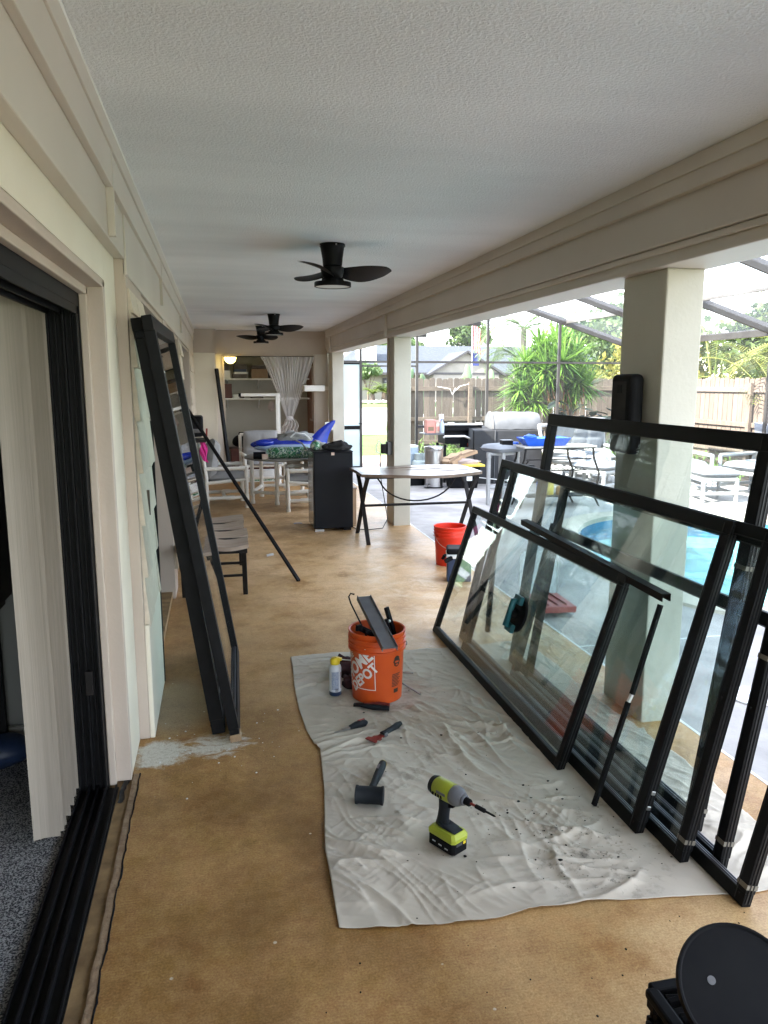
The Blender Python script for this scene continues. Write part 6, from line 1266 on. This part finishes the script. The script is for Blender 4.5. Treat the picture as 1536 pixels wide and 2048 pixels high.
tag(MB().grid(lambda u, v: (.42+.07*u, 7.25+.10*v+.05*u, .004+.008*math.sin(u*PI)*math.sin(v*PI)), 4, 3).build('paper_scrap', 'white_plastic', None, smooth='all'), 'small white paper scrap on the floor beside the leaning bar', 'scrap')

# ================================================================== PATIO OBJECTS
sg = T('covered_grill', 'barbecue grill under a grey cover with a domed top', 'grill', (4.8, 12.35, GZ))
GM = Matrix.Translation((4.72, 12.4, GZ)) @ Matrix.Rotation(R(-6), 4, 'Z')
def gm(): m = MB(); m.M = GM; return m
m = gm(); m.add([(-.52, -.30, 0), (.62, -.30, 0), (.62, .32, 0), (-.52, .32, 0), (-.55, -.31, .90), (.66, -.31, .90), (.66, .32, .94), (-.55, .32, .94)], [(3, 2, 1, 0), (4, 5, 6, 7), (0, 1, 5, 4), (1, 2, 6, 5), (2, 3, 7, 6), (3, 0, 4, 7)]); b_ = m.build('cover_skirt', 'grill_shade', sg, bevel=.02)
m = gm(); m.add([(-.555, -.315, .60), (-.555, .325, .48), (-.56, .325, .945), (-.56, -.315, .905)], [(0, 1, 2, 3)]); m.add([(-.552, -.315, .60), (-.552, .325, .48), (-.552, .325, .945), (-.552, -.315, .905)], [(3, 2, 1, 0)])
m.build('sunlit_patch', 'grill_lit', sg)  # sunlit part of the cover side; its slanted edge draws the roof shadow
m = gm()
def dome(u, v):
    a = PI*v; x = -.22+.84*u; k = 1-.06*((u-.5)*2)**6; return (x, .02-.29*math.cos(a)*k, .91+.28*math.sin(a)**.8*k+.012*noise.noise(V((u*7, v*5, 2))))
m.grid(dome, 20, 16); m.add([dome(0, j/16) for j in range(17)], [tuple(range(17))]); m.add([dome(1, j/16) for j in range(17)], [tuple(reversed(range(17)))]); m.build('cover_dome', 'grill_lit', sg, smooth=True)
m = gm(); m.tube([V(dome(.03, j/16))+V((-.003, 0, .006)) for j in range(17)], .014, 6); m.build('cover_piping', 'cage_white', sg, smooth=True); m = gm(); m.bar((-.18, -.318, .02), (-.18, -.318, .90), .016, .01); m.build('cover_seam', 'grill_lit', sg); m = gm(); m.tube([(-.52, -.33, .12), (0, -.335, .06), (.5, -.33, .12)], .008, 6); m.build('tie_strap', 'white_plastic', sg)
gd = T('griddle_station', 'black flat top griddle with white side rails and a red printed name', 'griddle', (4.0, 12.7, GZ))
MB().box(3.72, 4.40, 12.45, 12.95, .84, .93).build('hood', 'black_plastic', gd, bevel=.01); MB().box(3.70, 4.42, 12.44, 12.96, .931, .945).build('hood_edge', 'cage_white', gd, bevel=.003); MB().box(3.76, 4.36, 12.50, 12.93, .62, .84).build('firebox', 'black_matte', gd); MB().box(4.02, 4.36, 12.485, 12.499, .56, .80).build('front_panel', 'black_plastic', gd)
MB().box(3.70, 4.40, 12.40, 12.95, .18, .215).build('lower_shelf', 'black_plastic', gd); MB().box(3.38, 3.72, 12.40, 12.78, .785, .81).build('side_shelf', 'drill_grey', gd, bevel=.004)
for x, y in ((3.74, 12.44), (4.36, 12.44), (3.74, 12.90), (4.36, 12.90)): MB().box(x-.02, x+.02, y-.02, y+.02, GZ, .62).build('leg', 'black_matte', gd)
for z in (.76, .33): MB().tube([(3.70, 12.37, z-.02), (3.71, 12.35, z), (4.05, 12.34, z), (4.20, 12.36, z-.06), (4.26, 12.36, z-.05)], .018, 8).build('rail', 'white_plastic', gd, smooth=True)
MB().ell((4.28, 12.36, .70), (.05, .03, .05), 14, 10).build('knob', 'chrome', gd, smooth='all'); MB().box(3.80, 3.9, 12.42, 12.5, .945, .985).build('white_clip', 'white_plastic', gd); MB().box(4.3, 4.4, 12.42, 12.5, .945, .975).build('white_clip', 'white_plastic', gd)
ts = text_shape('BLACK', .075, 1, .001); m = MB(); m.add([(4.26+x, 12.483, .60+z) for x, z in ts[0]], ts[1]); m.build('name_print', 'tool_red', gd)
for k, (x, w_, mt, lab) in enumerate(((3.43, .15, 'pink_box', 'pink carton on the griddle side shelf, left of the pair'), (3.59, .12, 'cream_box', 'cream printed carton on the griddle side shelf, right of the pair'))):
    t = T('carton', lab, 'box', (x, 12.5, .81), 'cartons on the griddle shelf'); MB().box(x, x+w_, 12.46, 12.62, .811, 1.02-.02*k).build('box', mt, t, bevel=.003); MB().box(x+.02, x+w_-.03, 12.457, 12.4595, .85, .92).build('print', ('tan', 'pink_box')[k], t); MB().box(x-.001, x+w_+.001, 12.459, 12.621, 1.021-.02*k, 1.03-.02*k).build('flap', ('pink_box', 'pink_box')[k], t)
def spray(x, y, z, lab, bod, s=1):
    t = T('spray_bottle', lab, 'bottle', (x, y, z), 'spray bottles on the griddle shelf'); MB().lathe([(.036, 0), (.04, .01), (.04, .13*s), (.016, .19*s), (.016, .21*s)], 16, (x, y, z)).build('body', bod, t, smooth=True); MB().bar((x-.05, y, z+.24*s), (x+.03, y, z+.24*s), .025, .04).build('trigger_head', 'white_plastic', t, bevel=.004); MB().bar((x-.03, y, z+.23*s), (x-.045, y, z+.18*s), .015, .012).build('trigger', 'white_plastic', t)
spray(3.685, 12.44, .811, 'pale blue spray bottle at the front of the griddle shelf', 'pale_blue', 1.05); spray(3.715, 12.56, .811, 'dark blue spray bottle at the back of the griddle shelf', 'blue_bottle', 1.2)
tc_ = T('trash_can', 'tall round stainless steel pedal bin on the patio', 'trash can', (3.40, 11.95, GZ)); P = (3.40, 11.92, GZ)
MB().lathe([(.155, .0), (.157, .03), (.150, .031), (.152, .60)], 44, P).build('body', 'steel', tc_, smooth=True); MB().lathe([(.154, .60), (.158, .605), (.158, .655), (.150, .665), (.10, .675)], 44, P).build('lid', 'chrome', tc_, smooth=True); MB().bar((P[0]-.12, P[1]-.12, GZ+.05), (P[0]-.20, P[1]-.20, GZ+.045), .07, .02).build('pedal', 'steel', tc_, bevel=.004); MB().lathe([(.16, 0), (.16, .02), (.15, .02)], 36, P).build('base_ring', 'black_plastic', tc_)
pb = T('pale_bucket', 'pale blue plastic bucket beside the middle column', 'bucket', (3.17, 12.5, GZ)); bucket(MB(), (3.15, 12.55, .20), .13, .148, .38).build('shell', 'pale_blue', pb, smooth=True); MB().lathe([(.15, .38), (.153, .40), (.12, .41)], 30, (3.15, 12.55, .20)).build('lid', 'white_plastic', pb, smooth=True)
bs = T('black_crate', 'low black crate on the patio under the bucket and gas bottle', 'crate', (3.2, 12.4, GZ)); MB().box(2.95, 3.62, 12.15, 12.75, GZ, .195).build('box', 'black_plastic', bs, bevel=.01)
pt2 = T('propane_tank', 'white propane gas bottle beside the steel bin', 'gas bottle', (3.30, 12.3, .2)); P = (3.28, 12.30, .196); MB().lathe([(.09, 0), (.13, .02), (.15, .06), (.15, .12), (.13, .17), (.07, .20)], 30, P).build('tank', 'tank', pt2, smooth=True); MB().lathe([(.10, .185), (.105, .20), (.105, .29), (.095, .29), (.095, .2)], 24, P, cap=False).build('collar', 'tank', pt2, smooth=True); MB().ell((P[0], P[1]-.03, P[2]+.26), (.035, .05, .035), 12, 8).build('valve', 'black_plastic', pt2)
to_ = T('black_tote', 'black storage tote with a yellow lid in front of the covered grill', 'tote', (3.9, 11.9, GZ)); m = MB(); m.add([(3.62, 11.72, GZ), (4.06, 11.66, GZ), (4.10, 12.0, GZ), (3.66, 12.05, GZ), (3.58, 11.68, .32), (4.10, 11.62, .32), (4.14, 12.03, .32), (3.62, 12.08, .32)], [(3, 2, 1, 0), (4, 5, 6, 7), (0, 1, 5, 4), (1, 2, 6, 5), (2, 3, 7, 6), (3, 0, 4, 7)]); m.build('body', 'black_plastic', to_, bevel=.012); MB().prism([(3.80, 11.63), (4.16, 11.59), (4.19, 12.05), (3.84, 12.09)], .321, .355).build('lid', 'yellow_lid', to_, bevel=.006); MB().box(3.86, 3.95, 11.60, 11.612, .10, .24).build('paper_label', 'white_plastic', to_)
for k, (a, b_, z, h, lab) in enumerate((((3.60, 11.85), (4.12, 12.15), .42, .05, 'flattened cardboard box, upper one on the black tote'), ((3.56, 11.75), (3.85, 12.05), .36, .09, 'open cardboard box, lower one on the black tote'))):
    t = T('cardboard_box', lab, 'box', (*a, z), 'cardboard boxes on the black tote'); m = MB(); m.bar((a[0], a[1], z), (b_[0]-.02, b_[1]-.1, z+.11), .26, h); m.build('box', 'card', t, bevel=.003); MB().bar((a[0], a[1]-.14, z+h*.5), (b_[0]-.02, b_[1]-.24, z+.11+h*.5), .012, .03).build('flap', 'tan', t)
tag(MB().ell((3.90, 11.78, .385), (.20, .11, .05), 24, 14, .5, 6, -.03).build('plastic_bag', 'bag_plastic', None, smooth='all'), 'thin white and red plastic bag on the yellow tote lid', 'bag')
bs_ = T('bar_stool', 'tall white pipe bar stool with a grey cushion beside the grill', 'stool', (3.86, 10.15, GZ)); q = [(3.66, 10.06), (3.80, 9.93), (4.04, 10.06), (3.90, 10.26)]
q = [(3.64, 10.0), (3.82, 9.93), (4.10, 10.10), (3.92, 10.28)]
for x, y in q: m = MB(); m.tube([(x, y, GZ), (x, y, .70)], .028, 10); m.tube([(x, y, .16), (x, y, .26)], .033, 10); m.tube([(x, y, .62), (x, y, .70)], .033, 10); m.build('leg', 'opvc', bs_, smooth=True)
for k in range(4):
    a, b_ = q[k], q[(k+1) % 4]
    for z in (.21, .68): MB().tube([(*a, z), (*b_, z)], .022, 8).build('stretcher', 'opvc', bs_, smooth=True)
m = MB(); m.M = Matrix.Translation((3.87, 10.08, .755)) @ Matrix.Rotation(R(20), 4, 'Z'); m.pillow((0, 0, 0), .50, .44, .12, 14, 14, .3); m.build('cushion', 'lcushion', bs_, smooth='all')
bb = T('black_box', 'small black box with grey lid on the bar stool cushion', 'box', (3.86, 9.97, .80)); MB().box(3.80, 3.95, 9.90, 10.02, .80, .865).build('box', 'black_plastic', bb, bevel=.004); MB().box(3.797, 3.953, 9.897, 10.023, .866, .874).build('lid', 'drill_grey', bb)
tag(MB().lathe([(.05, 0), (.055, .02), (.05, .035)], 20, (4.03, 10.04, .80)).build('blue_dish', 'blue_tray', None, smooth=True), 'small round blue dish on the bar stool cushion', 'dish')
mt_ = T('patio_table', 'wrought iron patio serving table with curved legs and a lower shelf', 'table', (4.5, 9.8, GZ)); MB().box(4.0, 5.06, 9.62, 10.05, .775, .80).build('table_top', 'stone', mt_, bevel=.006)
for y in (9.64, 10.03): MB().tube([(4.02, y, .775), (5.04, y, .775)], .016, 8).build('edge_rail', 'iron', mt_, smooth=True)
for x, y, s in ((4.04, 9.66, -1), (5.02, 9.66, 1), (4.06, 10.0, -1), (4.80, 10.0, 1)): MB().tube([(x, y, .775), (x+.02*s, y, .62), (x+.10*s, y-.01, .42), (x+.06*s, y-.02, .2), (x+.03*s, y-.03, .10), (x+.09*s, y-.06, GZ)], .015, 8).build('leg', 'iron', mt_, smooth=True)
MB().tube([(4.05, 9.66, .62), (5.0, 9.66, .62)], .010, 6).build('upper_rail', 'iron', mt_, smooth=True); MB().tube([(4.15, 9.7, .46), (4.95, 9.7, .46)], .009, 6).build('basket_rail', 'iron', mt_, smooth=True); m = MB()
for k in range(8): m.tube([(4.18+.095*k, 9.7, .46), (4.225+.095*k, 9.7, .50), (4.27+.095*k, 9.7, .46)], .005, 5)
m.build('scroll', 'iron', mt_); MB().box(4.10, 5.0, 9.68, 9.98, .10, .112).build('lower_shelf', 'iron', mt_); MB().tube([(4.10, 9.70, .60), (4.0, 9.7, .5), (4.1, 9.70, .36)], .010, 6).build('scroll', 'iron', mt_, smooth=True)
tr_ = T('blue_tray', 'bright blue folded plastic tray on the wrought iron table', 'tray', (4.32, 9.8, .8)); m = MB(); m.add([(4.09, 9.70, .802), (4.60, 9.66, .802), (4.62, 9.96, .802), (4.12, 9.98, .802), (4.0, 9.64, .905), (4.66, 9.60, .91), (4.69, 10.02, .91), (4.04, 10.03, .905)], [(3, 2, 1, 0), (0, 1, 5, 4), (1, 2, 6, 5), (2, 3, 7, 6), (3, 0, 4, 7)]); m.build('tray', 'blue_tray', tr_); MB().ell((4.14, 9.76, .91), (.09, .06, .045), 16, 10, .4, 7).build('folded_corner', 'blue_tray', tr_, smooth='all')
m = MB(); m.add([(4.02, 9.66, .90), (4.66, 9.62, .905), (4.68, 10.0, .905), (4.06, 10.01, .90)], [(0, 1, 2, 3)]); m.build('liner', 'blue_tray', tr_)
for x, mt, h, lab in ((4.33, 'blue_tray', .20, 'blue bottle on the lower shelf of the iron table'), (4.48, 'yellow', .22, 'yellow can on the lower shelf of the iron table'), (4.62, 'terracotta', .12, 'terracotta pot on the lower shelf of the iron table')): tag(MB().lathe([(.045, 0), (.05, .01), (.05, h*.85), (.03, h)], 18, (x, 9.82, .113)).build('container', mt, None, smooth=True), lab, 'container', 'containers under the iron table')
# lounge seating beyond the pool
def make_lounge():
    t = T('lounge_chair', 'x', 'lounge chair', (0, 0, 0), 'white pipe lounge chairs by the pool'); r = .03
    for s in (-1, 1):
        y = s*.36
        MB().tube([(.38, y, 0), (.38, y, .58)], r, 9).build('leg', 'opvc', t, smooth=True); MB().tube([(-.36, y, 0), (-.36, y, .4), (-.52, y, .98)], r, 9).build('leg', 'opvc', t, smooth=True); MB().tube([(-.42, y, .58), (.38, y, .58)], r, 9).build('armrest', 'opvc', t, smooth=True); MB().tube([(-.36, y, .12), (.38, y, .12)], r*.9, 8).build('stretcher', 'opvc', t, smooth=True); MB().tube([(-.36, y, .30), (.38, y, .34)], r*.9, 8).build('seat_rail', 'opvc', t, smooth=True)
    MB().tube([(.38, -.36, .34), (.38, .36, .34)], r, 8).build('front_rail', 'opvc', t, smooth=True); MB().tube([(-.52, -.36, .98), (-.52, .36, .98)], r, 8).build('top_rail', 'opvc', t, smooth=True)
    m = MB(); m.pillow((.04, 0, .43), .76, .66, .16, 14, 14, .3, 1.5); m.build('seat_cushion', 'lcushion', t, smooth='all'); m = MB(); m.M = Matrix.Translation((-.36, 0, .76)) @ Matrix.Rotation(R(-74), 4, 'Y'); m.pillow((0, 0, 0), .66, .66, .16, 16, 14, .3, 2); m.build('back_cushion', 'lcushion', t, smooth='all'); return t
l0 = make_lounge(); l0['label'] = 'white pipe lounge chair with grey cushions seen right of the near column'; l0.location = (7.05, 10.75, GZ); l0.rotation_euler = (0, 0, R(-100))
for x, y, a, lab in ((8.0, 10.15, -165, 'white pipe lounge chair at the right edge, turned sideways'), (6.35, 12.3, -100, 'white pipe lounge chair farther off, left of the near column'), (5.75, 11.6, -60, 'white pipe lounge chair behind the wrought iron table')):
    c = copy_tree(l0); c.location = (x, y, GZ); c.rotation_euler = (0, 0, R(a)); c['label'] = lab
def make_otto():
    t = T('ottoman', 'x', 'ottoman', (0, 0, 0), 'white pipe ottomans by the pool')
    for x in (-.24, .24):
        for y in (-.27, .27): MB().tube([(x, y, 0), (x, y, .34)], .03, 9).build('leg', 'opvc', t, smooth=True)
    for a, b_ in (((-.24, -.27), (.24, -.27)), ((.24, -.27), (.24, .27)), ((.24, .27), (-.24, .27)), ((-.24, .27), (-.24, -.27))):
        for z in (.13, .33): MB().tube([(*a, z), (*b_, z)], .027, 8).build('rail', 'opvc', t, smooth=True)
    m = MB(); m.pillow((0, 0, .41), .58, .62, .13, 12, 12, .3); m.build('cushion', 'lcushion', t, smooth='all'); return t
o0 = make_otto(); o0['label'] = 'white pipe ottoman with a grey cushion in front of the lounge chair'; o0.location = (6.95, 9.75, GZ); o0.rotation_euler = (0, 0, R(-10))
o1 = copy_tree(o0); o1.location = (5.75, 10.9, GZ); o1.rotation_euler = (0, 0, R(30)); o1['label'] = 'white pipe ottoman seen through the glass beside the iron table'
